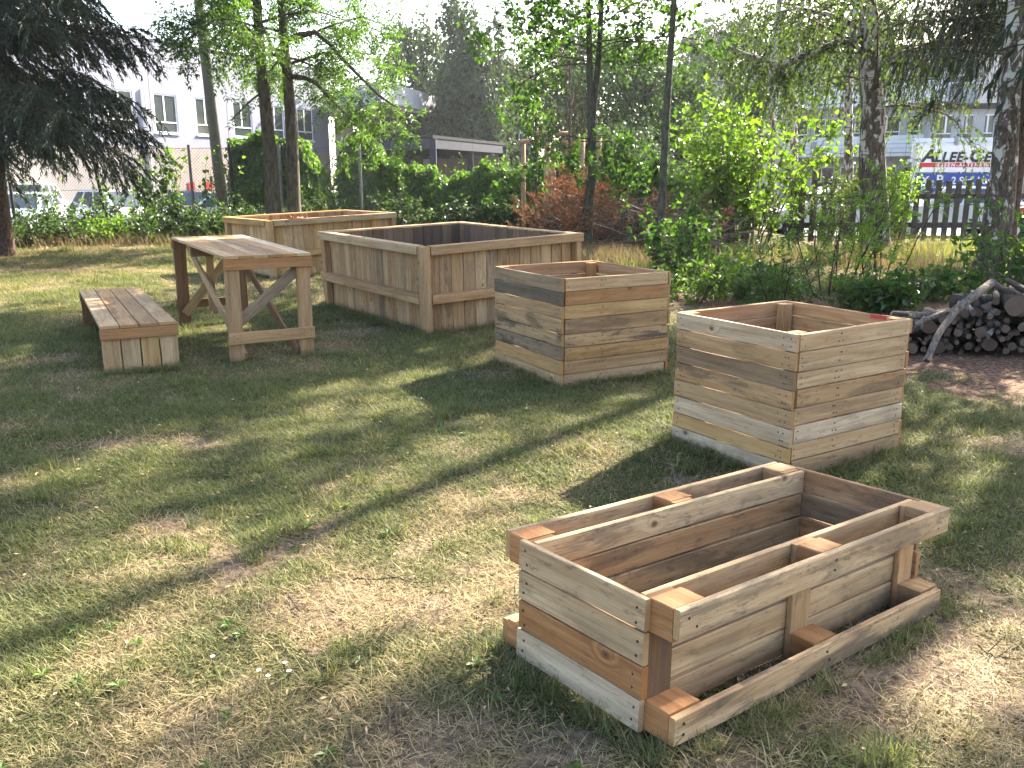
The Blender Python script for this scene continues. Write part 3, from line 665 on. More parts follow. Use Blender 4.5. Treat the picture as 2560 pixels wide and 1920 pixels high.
def frame_of(p, q):
    """matrix: x along p->q (ground line), y into the building (away from the camera), z up"""
    X = (Vector(q) - Vector(p)); X.z = 0; X.normalize(); Y = Vector((-X.y, X.x, 0)); Z = Vector((0, 0, 1))
    m = Matrix((X, Y, Z)).transposed().to_4x4(); m.translation = p; return m
def part(name, mt, par, x0, x1, y0, y1, z0, z1): return MB().box(x0, x1, y0, y1, z0, z1).build(name, mt, par)
def wall_with_holes(name, mt, par, L, z0, z1, holes, th=0.25, y0=0.0):
    """front wall built round its window openings: strips and piers in one part"""
    mb = MB(); xs = sorted(holes); zb, zt = xs[0][2], xs[0][3]
    mb.box(0, L, y0, y0 + th, z0, zb); mb.box(0, L, y0, y0 + th, zt, z1); x = 0
    for (a, b, _, _) in xs: mb.box(x, a, y0, y0 + th, zb, zt); x = b
    mb.box(x, L, y0, y0 + th, zb, zt); return mb.build(name, mt, par)
def window(par, x0, x1, z0, z1, mull=True, y=0.06, g='glass', split=0.28):
    w_ = (x1 - x0); fr = 0.07
    mb = MB(); mb.box(x0, x1, y - 0.03, y + 0.05, z0, z0 + fr); mb.box(x0, x1, y - 0.03, y + 0.05, z1 - fr, z1)
    mb.box(x0, x0 + fr, y - 0.028, y + 0.048, z0 + fr, z1 - fr); mb.box(x1 - fr, x1, y - 0.028, y + 0.048, z0 + fr, z1 - fr)
    zs = z0 + (z1 - z0) * split; xm = x0 + w_ * 0.46
    if mull:
        mb.box(x0 + fr, x1 - fr, y - 0.026, y + 0.046, zs - 0.03, zs + 0.03); mb.box(xm - 0.04, xm + 0.04, y - 0.024, y + 0.044, zs + 0.03, z1 - fr)
    f = mb.build('window', M['white'], par)
    panes = [(x0 + fr, x1 - fr, z0 + fr, zs - 0.03), (x0 + fr, xm - 0.04, zs + 0.03, z1 - fr), (xm + 0.04, x1 - fr, zs + 0.03, z1 - fr)] if mull else [(x0 + fr, x1 - fr, z0 + fr, z1 - fr)]
    for a in panes: MB().box(a[0], a[1], y, y + 0.02, a[2], a[3]).build('pane', M[g], f)
    MB().box(x0 - 0.05, x1 + 0.05, y - 0.12, y - 0.031, z0 - 0.07, z0 - 0.002).build('sill', M['white'], f)
    return f
# office block on the left, its facade running away to the right
p0, p1 = Vector((-18.85, 43.5, -0.9)), Vector((-11.9, 59.0, -0.9))
X_ = (p1 - p0).normalized(); Ltot = (p1 - p0).length; pre = 17.0
OFF = empty('office_building', p0 - X_ * pre); OFF.matrix_world = frame_of(p0 - X_ * pre, p1)
tag(OFF, 'pale lavender-grey two-storey office block with a row of white-framed windows', 'building')
LB = pre + Ltot
zr = 8.9; z_mid = 3.75
wins = []
k = 0; xw = pre + 2.35 - 2.86 * 5
while xw + 1.6 < LB + 0.3:
    if xw > 0.3: wins.append((xw, xw + 1.55, 4.45, 6.35))
    xw += 2.86
wins = [h for h in wins if h[1] < LB - 0.2]
wall_with_holes('wall', M['panel'], OFF, LB, z_mid, zr, wins)
for h in wins: window(OFF, *h)
part('back_wall', M['panel'], OFF, 0, LB, 0.252, 12, -0.1, zr - 0.003)
part('lower_wall', M['beige'], OFF, 0, pre + 3.2, -0.03, 0.25, 0.0, z_mid - 0.002)
part('lower_wall', M['brownpanel'], OFF, pre + 3.203, LB - 0.01, -0.01, 0.25, 0.0, z_mid - 0.002)
part('plinth', M['dark'], OFF, -0.01, LB, -0.06, -0.032, 0, 0.5)
part('roof_trim', M['white'], OFF, -0.05, LB + 0.05, -0.06, 12.05, zr, zr + 0.12)
for x in (pre - 8, pre - 2.6, pre + 2.0 + 0.15, pre + 7.6, pre + 13.2): part('panel_joint', M['beige'], OFF, x, x + 0.05, -0.008, -0.002, z_mid, zr - 0.005)
o = MB().cyl((pre + 1.75, -0.1, 0.5), (pre + 1.75, -0.1, 6.6), 0.05).build('downpipe', M['white'], OFF)
for i, x in enumerate((pre + 4.2, pre + 5.5)):
    s_ = part('notice', M['red'], OFF, x, x + 0.45, -0.05, -0.032, 1.55, 2.0)
# concrete canopy at the far end of the office block
CN = empty('concrete_canopy', (0, 0, 0)); tag(CN, 'brown concrete canopy roof with a pale fascia at the end of the office block', 'canopy')
c0 = at(842, 380, 58); 
def prism(name, mt, par, top, bot):
    v = [tuple(p) for p in top] + [tuple(p) for p in bot]; n = len(top)
    f = [tuple(range(n)), tuple(range(n, 2 * n))[::-1]] + [(i, n + i, n + (i + 1) % n, (i + 1) % n) for i in range(n)]
    return MB().add(v, f).build(name, mt, par)
def quad_slab(name, mt, par, P, dz): 
    P = [Vector(p) for p in P]; return prism(name, mt, par, [p + Vector((0, 0, dz)) for p in P], P)
a_, b_, c_, d_ = at(838, 278, 57), at(1000, 288, 46), at(958, 300, 62), at(845, 300, 66)
z_ = 5.05
quad_slab('roof_slab', M['soffit'], CN, [(-11.6, 57.2, z_), (-7.2, 50.5, z_ + 0.1), (-4.8, 61, z_ + 0.1), (-11, 66, z_)], 0.22)
quad_slab('fascia', M['render_w'], CN, [(-11.75, 57.1, z_ + 0.225), (-7.15, 50.2, z_ + 0.325), (-4.6, 61.1, z_ + 0.325), (-11, 66.2, z_ + 0.225)], 1.1)
part('column', M['brownpanel'], CN, -11.35, -10.3, 58.2, 59.0, -0.9, z_ - 0.01)
part('column', M['brownpanel'], CN, -10.25, -9.2, 61.0, 61.8, -0.9, z_ + 0.0)
part('back_wall', M['soffit'], CN, -10.3, -6.0, 65.0, 65.3, -0.9, z_ - 0.02)
# steel carport
CP = empty('carport', (0, 0, 0)); tag(CP, 'flat roofed blue-grey steel carport with brown back panels behind the vine hedge', 'carport')
ca, cb, cc = at(884, 341, 46.5), at(1082, 338, 40), at(1262, 366, 50)
zt = cb.z
f1 = Vector((ca.x, ca.y, zt)); f2 = Vector((cb.x, cb.y, zt)); f3 = Vector((at(1262, 366, 50).x, 50, zt)); f4 = f1 + (f3 - f2)
quad_slab('roof', M['roofdark'], CP, [f + Vector((0, 0, -0.12)) for f in (f1, f2, f3, f4)], 0.14)
def edge_beam(p, q, h=0.42, th=0.18, zoff=-0.13):
    d = (q - p).normalized(); n = Vector((-d.y, d.x, 0)); p = p - n * -0.12; q = q - n * -0.12
    m = frame_of((p.x, p.y, 0), (q.x, q.y, 0)); L = (q - p).length
    return MB().box(0.19, L - 0.19, -th / 2, th / 2, zt + zoff - h, zt + zoff - 0.002, m).build('roof_beam', M['steel'], CP)
edge_beam(f1, f2); edge_beam(f2, f3); edge_beam(f4, f3); edge_beam(f1, f4)
cen = (f1 + f3) / 2
for f in (f1, f2, f3, f4, (f2 + f3) / 2, (f1 + f2) / 2):
    d = (cen - f).normalized() * 0.25; p = f + d
    part('post', M['steel'], CP, p.x - 0.14, p.x + 0.14, p.y - 0.14, p.y + 0.14, -0.9, zt - 0.13)
m = frame_of(tuple((f4 + (f2 - f3) * 0.02).xy) + (0,), tuple(f3.xy) + (0,)); Lb = (f3 - f4).length
for i in range(6): MB().box(Lb * i / 6 + 0.02, Lb * (i + 1) / 6 - 0.02, -0.55, -0.45, -0.9, zt - 0.75, m).build('back_panel', M['brownpanel'], CP)
# white apartment block with balconies, right
def flats(name, label, px0, px1, Y0, Y1, ztop, floors, nb, balc, chim=False):
    p = at(px0, 430, Y0); q = at(px1, 430, Y1); p.z = q.z = -0.3
    o = empty(name); o.matrix_world = frame_of(p, q); tag(o, label, 'building')
    L = (Vector((p.x, p.y)) - Vector((q.x, q.y))).length; fh = ztop / floors
    part('back_wall', M['render_w'], o, 0, L, 0.3, 9, 0, ztop - 0.01)
    for f in range(floors):
        z = f * fh; hs = []
        for i in range(nb):
            x = L * (i + 0.5) / nb; hs.append((x - 0.75, x + 0.75, z + 0.9, z + 2.2))
        wall_with_holes('wall', M['render_w'], o, L, z + 0.001, z + fh, hs, 0.28)
        for i, h in enumerate(hs): window(o, *h, True, 0.08, 'glass2', 0.0001 if False else 0.3)
        if balc and f > 0:
            for i in range(0, nb, 2):
                x = L * (i + 0.5) / nb; bk = part('balcony', M['white'], o, x - 1.7, x + 1.7, -1.3, -0.002, z - 0.12, z + 0.05)
                for kz in range(4): part('balcony_board', M['white'], bk, x - 1.7, x + 1.7, -1.34, -1.302, z + 0.1 + kz * 0.24, z + 0.31 + kz * 0.24)
                for sx in (-1.7, 1.66): part('balcony_post', M['steel'], bk, x + sx, x + sx + 0.04, -1.298, -1.25, z + 0.05, z + 1.1)
    rf = part('roof', M['roofdark'], o, -0.25, L + 0.25, -0.3, 9.3, ztop, ztop + 0.25)
    if chim: part('chimney', M['steel'], rf, L * 0.62, L * 0.62 + 1.9, 2.0, 3.6, ztop + 0.252, ztop + 1.6)
    return o
flats('apartment_building', 'white apartment block with boarded balconies behind the birch trees', 1950, 2420, 58, 50, 8.6, 3, 6, True)
flats('house', 'white flat-roofed house with a dark chimney seen between distant trees', 1685, 1905, 78, 74, 9.6, 3, 4, False, True)
flats('house', 'small cream house glimpsed low behind the distant trees', 1268, 1330, 80, 80, 6.3, 2, 1, False)
flats('apartment_building', 'pale flats behind the advertising board on the right edge', 2330, 2700, 46, 44, 4.9, 2, 7, True)

# ------------------------------------------------------------------ vegetation builders
def limb(r, p, d, L, n, droop, wob, up=0.0):
    pts = [np.array(p, float)]; d = np.array(d, float); s = L / n
    for i in range(n):
        d = d + r.normal(0, wob, 3); d[2] += -droop + up * (i / n); d /= np.linalg.norm(d) + 1e-9
        pts.append(pts[-1] + d * s)
    return np.array(pts)
def along(pts, t):
    n = len(pts) - 1; f = np.clip(t * n, 0, n - 1e-6); i = f.astype(int); w_ = (f - i)[:, None]
    return pts[i] * (1 - w_) + pts[i + 1] * w_, unit(pts[i + 1] - pts[i])
class Tree:
    def __init__(s, name, label, cat, base, seed, group=None):
        s.o = empty(name, base); s.b = np.array(base, float); tag(s.o, label, cat, group); s.r = np.random.RandomState(seed)
        s.wood = []; s.fine = []; s.P = []; s.A = []; s.Nn = []; s.L = []; s.W = []
    def leafs(s, P, A, Nn, L, W): s.P.append(P); s.A.append(A); s.Nn.append(Nn); s.L.append(L); s.W.append(W)
    def put(s, tw, k, L, W, hang=0.2, spread=0.9, t0=0.1):
        """k simple leaves along a twig"""
        r = s.r; t = r.uniform(t0, 1.0, k); P, T_ = along(tw, t)
        A = unit(T_ * 0.5 + r.normal(0, spread, (k, 3)) + np.array([0, 0, -hang]))
        Nn = unit(r.normal(0, 0.55, (k, 3)) + np.array([0, 0, 1.0]))
        sz = r.uniform(0.65, 1.2, k); s.leafs(P + A * 0.02, A, Nn, L * sz, W * sz)
    def pinnate(s, tw, k, L, ll, lw_, pairs=5, hang=0.35):
        """k compound leaves along a twig"""
        r = s.r; t = r.uniform(0.15, 1.0, k); P, T_ = along(tw, t)
        for i in range(k):
            a = unit(T_[i] * 0.4 + r.normal(0, 0.8, 3) + np.array([0, 0, -hang])); n = unit(r.normal(0, 0.4, 3) + np.array([0, 0, 1.0]))
            sd = unit(np.cross(a, n)); q = np.linspace(0.3, 1, pairs); pos = P[i] + a * L * q[:, None] + np.array([0, 0, -0.12 * L]) * (q ** 2)[:, None]
            pp = np.concatenate([pos, pos, pos[-1:]]); ax = np.concatenate([unit(sd + a * 0.6) * np.ones((pairs, 1)), unit(-sd + a * 0.6) * np.ones((pairs, 1)), a[None]])
            m_ = len(pp); ax = ax + r.normal(0, 0.18, (m_, 3)) + np.array([0, 0, -0.12])
            s.leafs(pp, unit(ax), np.tile(n, (m_, 1)) + r.normal(0, 0.2, (m_, 3)), ll * r.uniform(0.8, 1.15, m_), lw_ * r.uniform(0.8, 1.15, m_))
    def build(s, bark, leaf, leafname='crown', sides=8, fold=0.2, fsides=3, bark2=None, curl=0.1, trunkname='trunk'):
        if s.wood:
            v, f = tubes(s.wood, sides); o = mesh(trunkname, v - s.b, f, M[bark], s.o, True)
        if s.fine:
            v, f = tubes(s.fine, fsides); mesh('branches', v - s.b, f, M[bark2 or bark], s.o, True)['kind'] = 'stuff'
        if s.P:
            P, A, Nn, L, W = [np.concatenate(q) for q in (s.P, s.A, s.Nn, s.L, s.W)]
            v, f = leaves(P - s.b, A, Nn, L, W, fold, curl)
            mesh(leafname, v, f, M[leaf], s.o, False, {'rnd': np.repeat(np.clip(s.r.normal(0.5, 0.28, len(P)), 0, 1), 4)})['kind'] = 'stuff'
        return s.o
def curve_pts(pts, n, wob=0.0, r=None):
    """smooth polyline through control points"""
    pts = np.array([tuple(p) for p in pts], float); t = np.linspace(0, len(pts) - 1, n); out = []
    for q in t:
        i = int(min(q, len(pts) - 2)); u = q - i
        p0, p1, p2, p3 = pts[max(i - 1, 0)], pts[i], pts[i + 1], pts[min(i + 2, len(pts) - 1)]
        out.append(0.5 * (2 * p1 + (p2 - p0) * u + (2 * p0 - 5 * p1 + 4 * p2 - p3) * u * u + (3 * p1 - p0 - 3 * p2 + p3) * u ** 3))
    out = np.array(out)
    if wob and r is not None: out[1:] += r.normal(0, wob, (n - 1, 3))
    return out
def broad(T_, trunk, r0, r1, n1, t0, t1, len0, len1, el0, el1, n2, l2, n3, l3, leaf, droop=0.02, droop2=0.05, azr=None, wob=0.12, n_tr=14, keep=None):
    """grow limbs, boughs and twigs off a trunk; leaf(twig) puts leaves on"""
    r = T_.r; tr = curve_pts(trunk, n_tr, 0.0, r); rad = np.linspace(r0, r1, n_tr); rad[0] *= 1.35; rad[1] *= 1.08
    T_.wood.append((tr, rad)); az = r.rand() * 6.28
    for i in range(n1):
        t = t0 + (t1 - t0) * (i + r.rand() * 0.8) / n1; f = (t - t0) / max(1e-6, t1 - t0)
        p, td = along(tr, np.array([t])); az += 2.4 + r.normal(0, 0.4); a = az if azr is None else r.uniform(*azr)
        el = el0 + (el1 - el0) * f + r.normal(0, 0.12); L = (len0 + (len1 - len0) * f) * r.uniform(0.7, 1.15)
        d = np.array([math.sin(a) * math.cos(el), math.cos(a) * math.cos(el), math.sin(el)])
        b = limb(r, p[0], d, L, 7, droop, wob); rr = max(0.012, r0 * (1 - 0.75 * t) * 0.38)
        (T_.wood if rr > 0.03 else T_.fine).append((b, np.linspace(rr, 0.008, 8)))
        for j in range(n2):
            tt_ = r.uniform(0.25, 1.0); q, bd_ = along(b, np.array([tt_]))
            d2 = unit(bd_[0] * 0.6 + r.normal(0, 0.7, 3)); 
            b2 = limb(r, q[0], d2, L * l2 * r.uniform(0.5, 1.2), 5, droop2, wob); T_.fine.append((b2, np.linspace(0.009, 0.003, 6)))
            for m_ in range(n3):
                q3, bd3 = along(b2, np.array([r.uniform(0.2, 1.0)])); d3 = unit(bd3[0] * 0.6 + r.normal(0, 0.7, 3))
                b3 = limb(r, q3[0], d3, l3 * r.uniform(0.6, 1.3), 3, droop2, wob)
                if keep is None or keep(b3[-1]): leaf(b3)
def clumps(T_, centers, radii, n, L, W, hang=0.0, squash=1.0, shell=0.5):
    """foliage masses: leaves gathered in small tufts through each lobe's volume"""
    r = T_.r; tot = sum(q ** 2 for q in radii)
    for c, R_ in zip(centers, radii):
        m_ = int(n * R_ ** 2 / tot); kt = max(6, m_ // 14)
        u = unit(r.normal(0, 1, (kt, 3))); rr = R_ * (shell + (1 - shell) * r.rand(kt)) ** 0.7
        rr *= 0.62 + 0.75 * np.abs(np.sin(u[:, 0] * 5 + c[0]) * np.sin(u[:, 2] * 4 + c[2]))
        tc = np.array(c) + u * rr[:, None] * np.array([1, 1, squash])
        i = r.randint(0, kt, m_); s_ = 0.13 * R_ ** 0.6
        off = r.normal(0, 1, (m_, 3)) * np.array([s_, s_, s_ * (1 + hang * 3)])
        P = tc[i] + off; A = unit(r.normal(0, 1, (m_, 3)) + np.array([0, 0, -hang * 2.5]) + u[i] * 0.4)
        Nn = unit(u[i] + r.normal(0, 0.6, (m_, 3)) + np.array([0, 0, 0.5])); sz = r.uniform(0.6, 1.25, m_)
        T_.leafs(P, A, Nn, L * sz, W * sz)

def crown_top(T_, c, zs, rad, lat, n, L, seed):  # unseen lobes above the view, laid out for the shade they cast
    """upper crown of a tall tree: foliage lobes strung up the stem"""
    r = np.random.RandomState(seed); cs, rs_ = [], []
    for i, z in enumerate(zs):
        for k in range(4):
            a = r.rand() * 6.28; q = lat * r.uniform(.4, 1); cs.append(np.array([c[0] + .77 * q * math.cos(a) + .5 * math.sin(a), c[1] - .64 * q * math.cos(a) + .5 * math.sin(a), z + r.uniform(-.3, .3)])); rs_.append(rad * r.uniform(.8, 1.2))
            T_.fine.append((np.array([[c[0], c[1], z - .8], cs[-1]]), np.array([.03, .012])))
    clumps(T_, cs, rs_, n, L, L * .8, .1, 1.0, .2)
# ------------------------------------------------------------------ trees
def gpt(px, Y, dz=0.0):
    x = (px - 1280) / FPX * Y * 1.0; p = at(px, 600, Y); return Vector((p.x, Y, float(gz(p.x, Y)) + dz))
def V3(p): return tuple(p)
def spruce(T_, base, H, r0, zlo, zhi, nb, R0, el, droop, lat, nl, sprig, k, hang, fine_to=7.0, up=0.0):
    r = T_.r; b = np.array(base); tr = curve_pts([b, b + [0.05, 0, H * .5], b + [0, 0.05, H]], 12); T_.wood.append((tr, np.linspace(r0, 0.02, 12)))
    az = 0
    for i in range(nb):
        z = zlo + (zhi - zlo) * ((i + r.rand()) / nb) ** 1.15; f = (z - zlo) / (H - zlo); L = R0 * (1 - f * 0.92) * r.uniform(0.72, 1.12)
        az += 2.4 + r.normal(0, .3); d = np.array([math.sin(az) * math.cos(el), math.cos(az) * math.cos(el), math.sin(el)])
        br = limb(r, b + [0, 0, z], d, L, 8, droop, 0.06, up); T_.fine.append((br, np.linspace(0.022, 0.005, 9)))
        fin = z < fine_to; n_l = nl if fin else max(4, nl // 2); ks = k if fin else k // 2; sz = 1.0 if fin else 1.7
        for j in range(n_l):
            t = 0.15 + 0.85 * (j + r.rand()) / n_l; q, bd_ = along(br, np.array([t])); sgn = 1 if j % 2 else -1
            sdv = unit(np.cross(bd_[0], [0, 0, 1.0])) * sgn; d2 = unit(sdv * (0.9 - hang * .5) + bd_[0] * 0.7 + np.array([0, 0, -hang]) + r.normal(0, .12, 3))
            Ll = lat * (0.45 + 0.75 * (1 - abs(t - .45))) * r.uniform(.7, 1.2) * (L / R0) ** .5
            tw = limb(r, q[0], d2, Ll, 4, 0.05 + hang * .35, 0.06)
            if fin: T_.fine.append((tw, np.linspace(0.006, 0.002, 5)))
            tt_ = r.uniform(0, 1, ks); P, D_ = along(tw, tt_); A = unit(D_ + r.normal(0, 0.38, (ks, 3)) + np.array([0, 0, -hang * .3]))
            T_.leafs(P, A, unit(r.normal(0, .5, (ks, 3)) + [0, 0, 1]), sprig[0] * sz * r.uniform(.6, 1.2, ks), sprig[1] * sz * r.uniform(.7, 1.2, ks))
        kb = ks; tt_ = r.uniform(0.3, 1, kb); P, D_ = along(br, tt_)
        T_.leafs(P, unit(D_ + r.normal(0, .5, (kb, 3))), unit(r.normal(0, .5, (kb, 3)) + [0, 0, 1]), sprig[0] * sz * r.uniform(.6, 1.2, kb), sprig[1] * sz * np.ones(kb))
b = gpt(6, 16.4)
SL = Tree('spruce_tree', 'dark spruce with drooping boughs at the left edge of the lawn', 'tree', V3(b), 51)
spruce(SL, V3(b), 14, 0.20, 2.3, 13.5, 210, 3.5, R(2), 0.045, 0.95, 32, (0.13, 0.022), 52, 0.35, 6.5)
SL.build('spruce_bark', 'needle', 'foliage', 9)
b = gpt(2510, 15.4)
SR = Tree('spruce_tree', 'hazy spruce with long hanging curtains of twigs above the advertising board', 'tree', V3(b), 52)
spruce(SR, V3(b), 8.9, 0.20, 3.35, 8.6, 110, 2.9, R(8), 0.03, 1.05, 24, (0.10, 0.013), 52, 0.95, 6.0)
SR.build('spruce_bark', 'needle2', 'foliage', 9)
b = Vector((7.45, 10.0, 0))
SO = Tree('spruce_tree', 'spruce just outside the right edge, shading the two nearest planters', 'tree', V3(b), 56)
spruce(SO, V3(b), 13, 0.2, 2.6, 12.5, 100, 2.3, R(5), 0.04, 0.9, 16, (0.16, 0.03), 24, 0.5, 2.0)
SO.build('spruce_bark', 'needle', 'foliage', 8)

# twin-stemmed ash
b = gpt(700, 19.0)
AS = Tree('ash_tree', 'twin-stemmed ash with feathery bright leaves behind the far raised bed', 'tree', V3(b), 53)
lf = lambda tw: AS.pinnate(tw, 4, 0.26, 0.105, 0.038, 4, 0.18)
kp = lambda p: True
g1, g2 = gpt(687, 19.0, -0.05), gpt(736, 19.15, -0.05)
broad(AS, [g1, at(676, 400, 19), at(660, 220, 19), at(646, 60, 19), at(636, -180, 19.2), at(625, -500, 19.4)], 0.17, 0.05, 17, 0.50, 0.99, 2.5, 1.7, R(10), R(45), 7, 0.5, 6, 0.42, lf, 0.05, 0.05)
broad(AS, [g2, at(732, 400, 19.15), at(722, 220, 19.2), at(709, 80, 19.2), at(700, -180, 19.3), at(715, -500, 19.4)], 0.155, 0.05, 17, 0.47, 0.99, 2.6, 1.7, R(10), R(45), 7, 0.5, 6, 0.42, lf, 0.05, 0.05)
for pts, nn in (([(655, 20), (590, 14), (520, 60), (445, 118)], 10), ([(725, 190), (700, 150), (655, 60), (640, 20)], 2), ([(716, 100), (790, 80), (860, 150), (950, 240), (1000, 270)], 12), ([(722, 190), (780, 200), (830, 250), (880, 300)], 8), ([(660, 226), (622, 255), (578, 300)], 0)):
    c = curve_pts([at(px, py, 19.0 - 0.25 * i) for i, (px, py) in enumerate(pts)], 9); AS.wood.append((c, np.linspace(0.06 if nn != 0 else 0.028, 0.012, 9)))
    for j in range(nn):
        q, d_ = along(c, np.array([AS.r.uniform(.35, 1)])); b2 = limb(AS.r, q[0], unit(d_[0] * .5 + AS.r.normal(0, .7, 3)), 0.9, 5, 0.06, .12); AS.fine.append((b2, np.linspace(.009, .003, 6)))
        for m_ in range(5):
            q3, d3 = along(b2, np.array([AS.r.uniform(.2, 1)])); lf(limb(AS.r, q3[0], unit(d3[0] + AS.r.normal(0, .7, 3)), .4, 3, .08, .1))
AS.build('ash_bark', 'ash_leaf', 'crown', 10)

# two-stemmed maple and slim sapling trees
b = gpt(1474, 15.8)
MP = Tree('maple_tree', 'slender maple forking into two dark stems beside the brush pile', 'tree', V3(b), 54)
lf = lambda tw: MP.put(tw, 9, 0.10, 0.085, 0.35, 0.9)
f0 = at(1479, 312, 15.8)
tr0 = curve_pts([gpt(1470, 15.8, -0.05), at(1470, 520, 15.8), at(1482, 420, 15.8), f0], 10); MP.wood.append((tr0, np.linspace(0.098, 0.075, 10)))
broad(MP, [f0, at(1474, 180, 15.8), at(1473, 60, 15.8), at(1462, -150, 15.7), at(1440, -420, 15.6)], 0.065, 0.03, 17, 0.28, 0.98, 1.9, 1.5, R(15), R(45), 6, 0.5, 4, 0.4, lf, 0.03, 0.05)
broad(MP, [f0, at(1494, 180, 15.9), at(1502, 60, 15.9), at(1512, -150, 16), at(1540, -420, 16.1)], 0.06, 0.03, 16, 0.28, 0.98, 1.8, 1.5, R(15), R(45), 6, 0.5, 4, 0.4, lf, 0.03, 0.05)
for px1, py1, px2, py2, nn in ((1430, 365, 1290, 420, 9), (1530, 350, 1590, 390, 6), (1420, 340, 1370, 380, 4), (1520, 340, 1540, 420, 6)):
    c = curve_pts([f0 + Vector((0, 0, -0.25)), at(px1, py1, 15.3), at(px2, py2, 14.9)], 7, .02, MP.r); MP.fine.append((c, np.linspace(.018, .006, 7)))
    for j in range(nn):
        q, d_ = along(c, np.array([MP.r.uniform(.3, 1)])); b2 = limb(MP.r, q[0], unit(d_[0] * .6 + MP.r.normal(0, .6, 3)), 0.55, 4, .05, .12); MP.fine.append((b2, np.linspace(.006, .003, 5)))
        for m_ in range(4):
            q3, d3 = along(b2, np.array([MP.r.uniform(.2, 1)])); lf(limb(MP.r, q3[0], unit(d3[0] + MP.r.normal(0, .7, 3)), .3, 3, .08, .1))
crown_top(MP, (1.3, 15.8), (7.5, 8.3, 9.1, 9.8), .8, 1.5, 8000, .15, 1)
MP.wood.append((np.array([[1.2, 15.6, 6.0], [1.3, 15.8, 9.5]]), np.array([.04, .02])))
MP.build('maple_bark', 'maple_leaf', 'crown', 9)
b = gpt(1652, 12.9)
SM = Tree('slim_tree', 'thin straight young tree trunk right of the brush pile', 'tree', V3(b), 55)
lf = lambda tw: SM.put(tw, 6, 0.085, 0.065, 0.3, 0.9)
broad(SM, [gpt(1645, 12.9, -0.05), at(1652, 560, 12.9), at(1660, 400, 12.9), at(1672, 200, 12.9), at(1686, 0, 12.9), at(1702, -300, 12.8), at(1710, -520, 12.8)], 0.066, 0.03, 13, 0.62, 0.99, 0.8, 1.3, R(25), R(40), 4, 0.5, 4, 0.35, lf, 0.02, 0.04)
for pts in ([(1662, 190), (1620, 175), (1575, 140), (1535, 110)], [(1668, 210), (1660, 250), (1650, 330)]):
    SM.fine.append((curve_pts([at(x, y, 12.9) for x, y in pts], 8, .01, SM.r), np.linspace(.012, .004, 8)))
crown_top(SM, (2.5, 12.8), (6.2, 7.1, 8.0, 8.9, 9.8, 10.6), .85, 1.7, 13000, .15, 2)
SM.wood.append((np.array([[2.5, 12.8, 6.3], [2.5, 12.8, 11]]), np.array([.035, .02])))
SM.build('maple_bark', 'maple_leaf', 'crown', 9)

# birches
def strands(T_, bough, n, Lmin, Lmax, L, W, k=16, t0=.15):
    r = T_.r
    for j in range(n):
        q, d_ = along(bough, np.array([r.uniform(t0, 1)])); d = unit(d_[0] * .5 + r.normal(0, .45, 3) + np.array([0, 0, -.1]))
        st = limb(r, q[0], d, r.uniform(Lmin, Lmax), 7, 0.30, .07); T_.fine.append((st, np.linspace(.006, .0025, 8)))
        T_.put(st, int(k * r.uniform(.7, 1.3)), L, W, 0.9, .6, .15)
def birch(name, label, base, pts, r0, r1, H, seed, n1, Lb, nstr, boughs=(), t0=.5, leaf=(0.05, 0.042), k=16, sl=(0.8, 1.8), sides=12, group=None, extra=None):
    T_ = Tree(name, label, 'tree', V3(base), seed, group); r = T_.r
    top = Vector(pts[-1]); pts = list(pts) + [(top.x + .1, top.y, (top.z + H) / 2), (top.x, top.y, H)]
    tr = curve_pts(pts, 26); rad = np.linspace(r0, 0.03, 26) if r1 is None else np.interp(np.linspace(0, 1, 26), [0, .06, .5, 1], [r0 * 1.35, r0, r1, .03])
    T_.wood.append((tr, rad)); az = r.rand() * 6
    for i in range(n1):
        t = t0 + (.98 - t0) * i / n1; q, _ = along(tr, np.array([t])); az += 2.4; el = R(30) * r.uniform(.5, 1.4)
        bo = limb(r, q[0], [math.sin(az) * math.cos(el), math.cos(az) * math.cos(el), math.sin(el)], Lb * (1 - .6 * (t - t0) / (1 - t0)) * r.uniform(.7, 1.2), 8, .06, .08)
        T_.fine.append((bo, np.linspace(.03, .007, 9))); strands(T_, bo, nstr, sl[0], sl[1], leaf[0], leaf[1], k)
    for ctrl, ns, rr in boughs:
        bo = curve_pts(ctrl, 12, .01, r); T_.wood.append((bo, np.linspace(rr, .012, 12))); strands(T_, bo, ns, .5, 1.5, leaf[0], leaf[1], k)
    if extra: crown_top(T_, *extra)
    return T_.build('birch', 'birch_leaf', 'crown', sides, bark2='twig')
Y = 16.1; b = gpt(2188, Y)
birch('birch_tree', 'stout birch with rugged black and white bark in front of the white flats', b, [gpt(2190, Y, -.05), at(2186, 540, Y), at(2180, 400, Y), at(2182, 280, Y), at(2172, 140, Y), at(2172, 20, Y), at(2180, -150, Y)], 0.27, 0.17, 13.5, 61, 24, 2.7, 13,
      [([at(2150, 100, Y), at(2087, 110, Y), at(2006, 142, Y - .2), at(1945, 161, Y - .4), at(1904, 150, Y - .5), at(1819, 114, Y - .7)], 60, .075),
       ([at(2155, 70, Y), at(2067, 37, Y), at(2006, 24, Y - .3), at(1912, 37, Y - .6)], 40, .05),
       ([at(2195, 170, Y), at(2250, 134, Y), at(2300, 120, Y + .3)], 8, .04)],   .38, (0.065, 0.055), 18, extra=((6.92, 15.85), (7.5, 8.5, 9.5, 10.5, 11.5, 12.5, 13.3), .85, 1.7, 16000, .14, 3))
Y = 12.5; b = gpt(2483, Y)
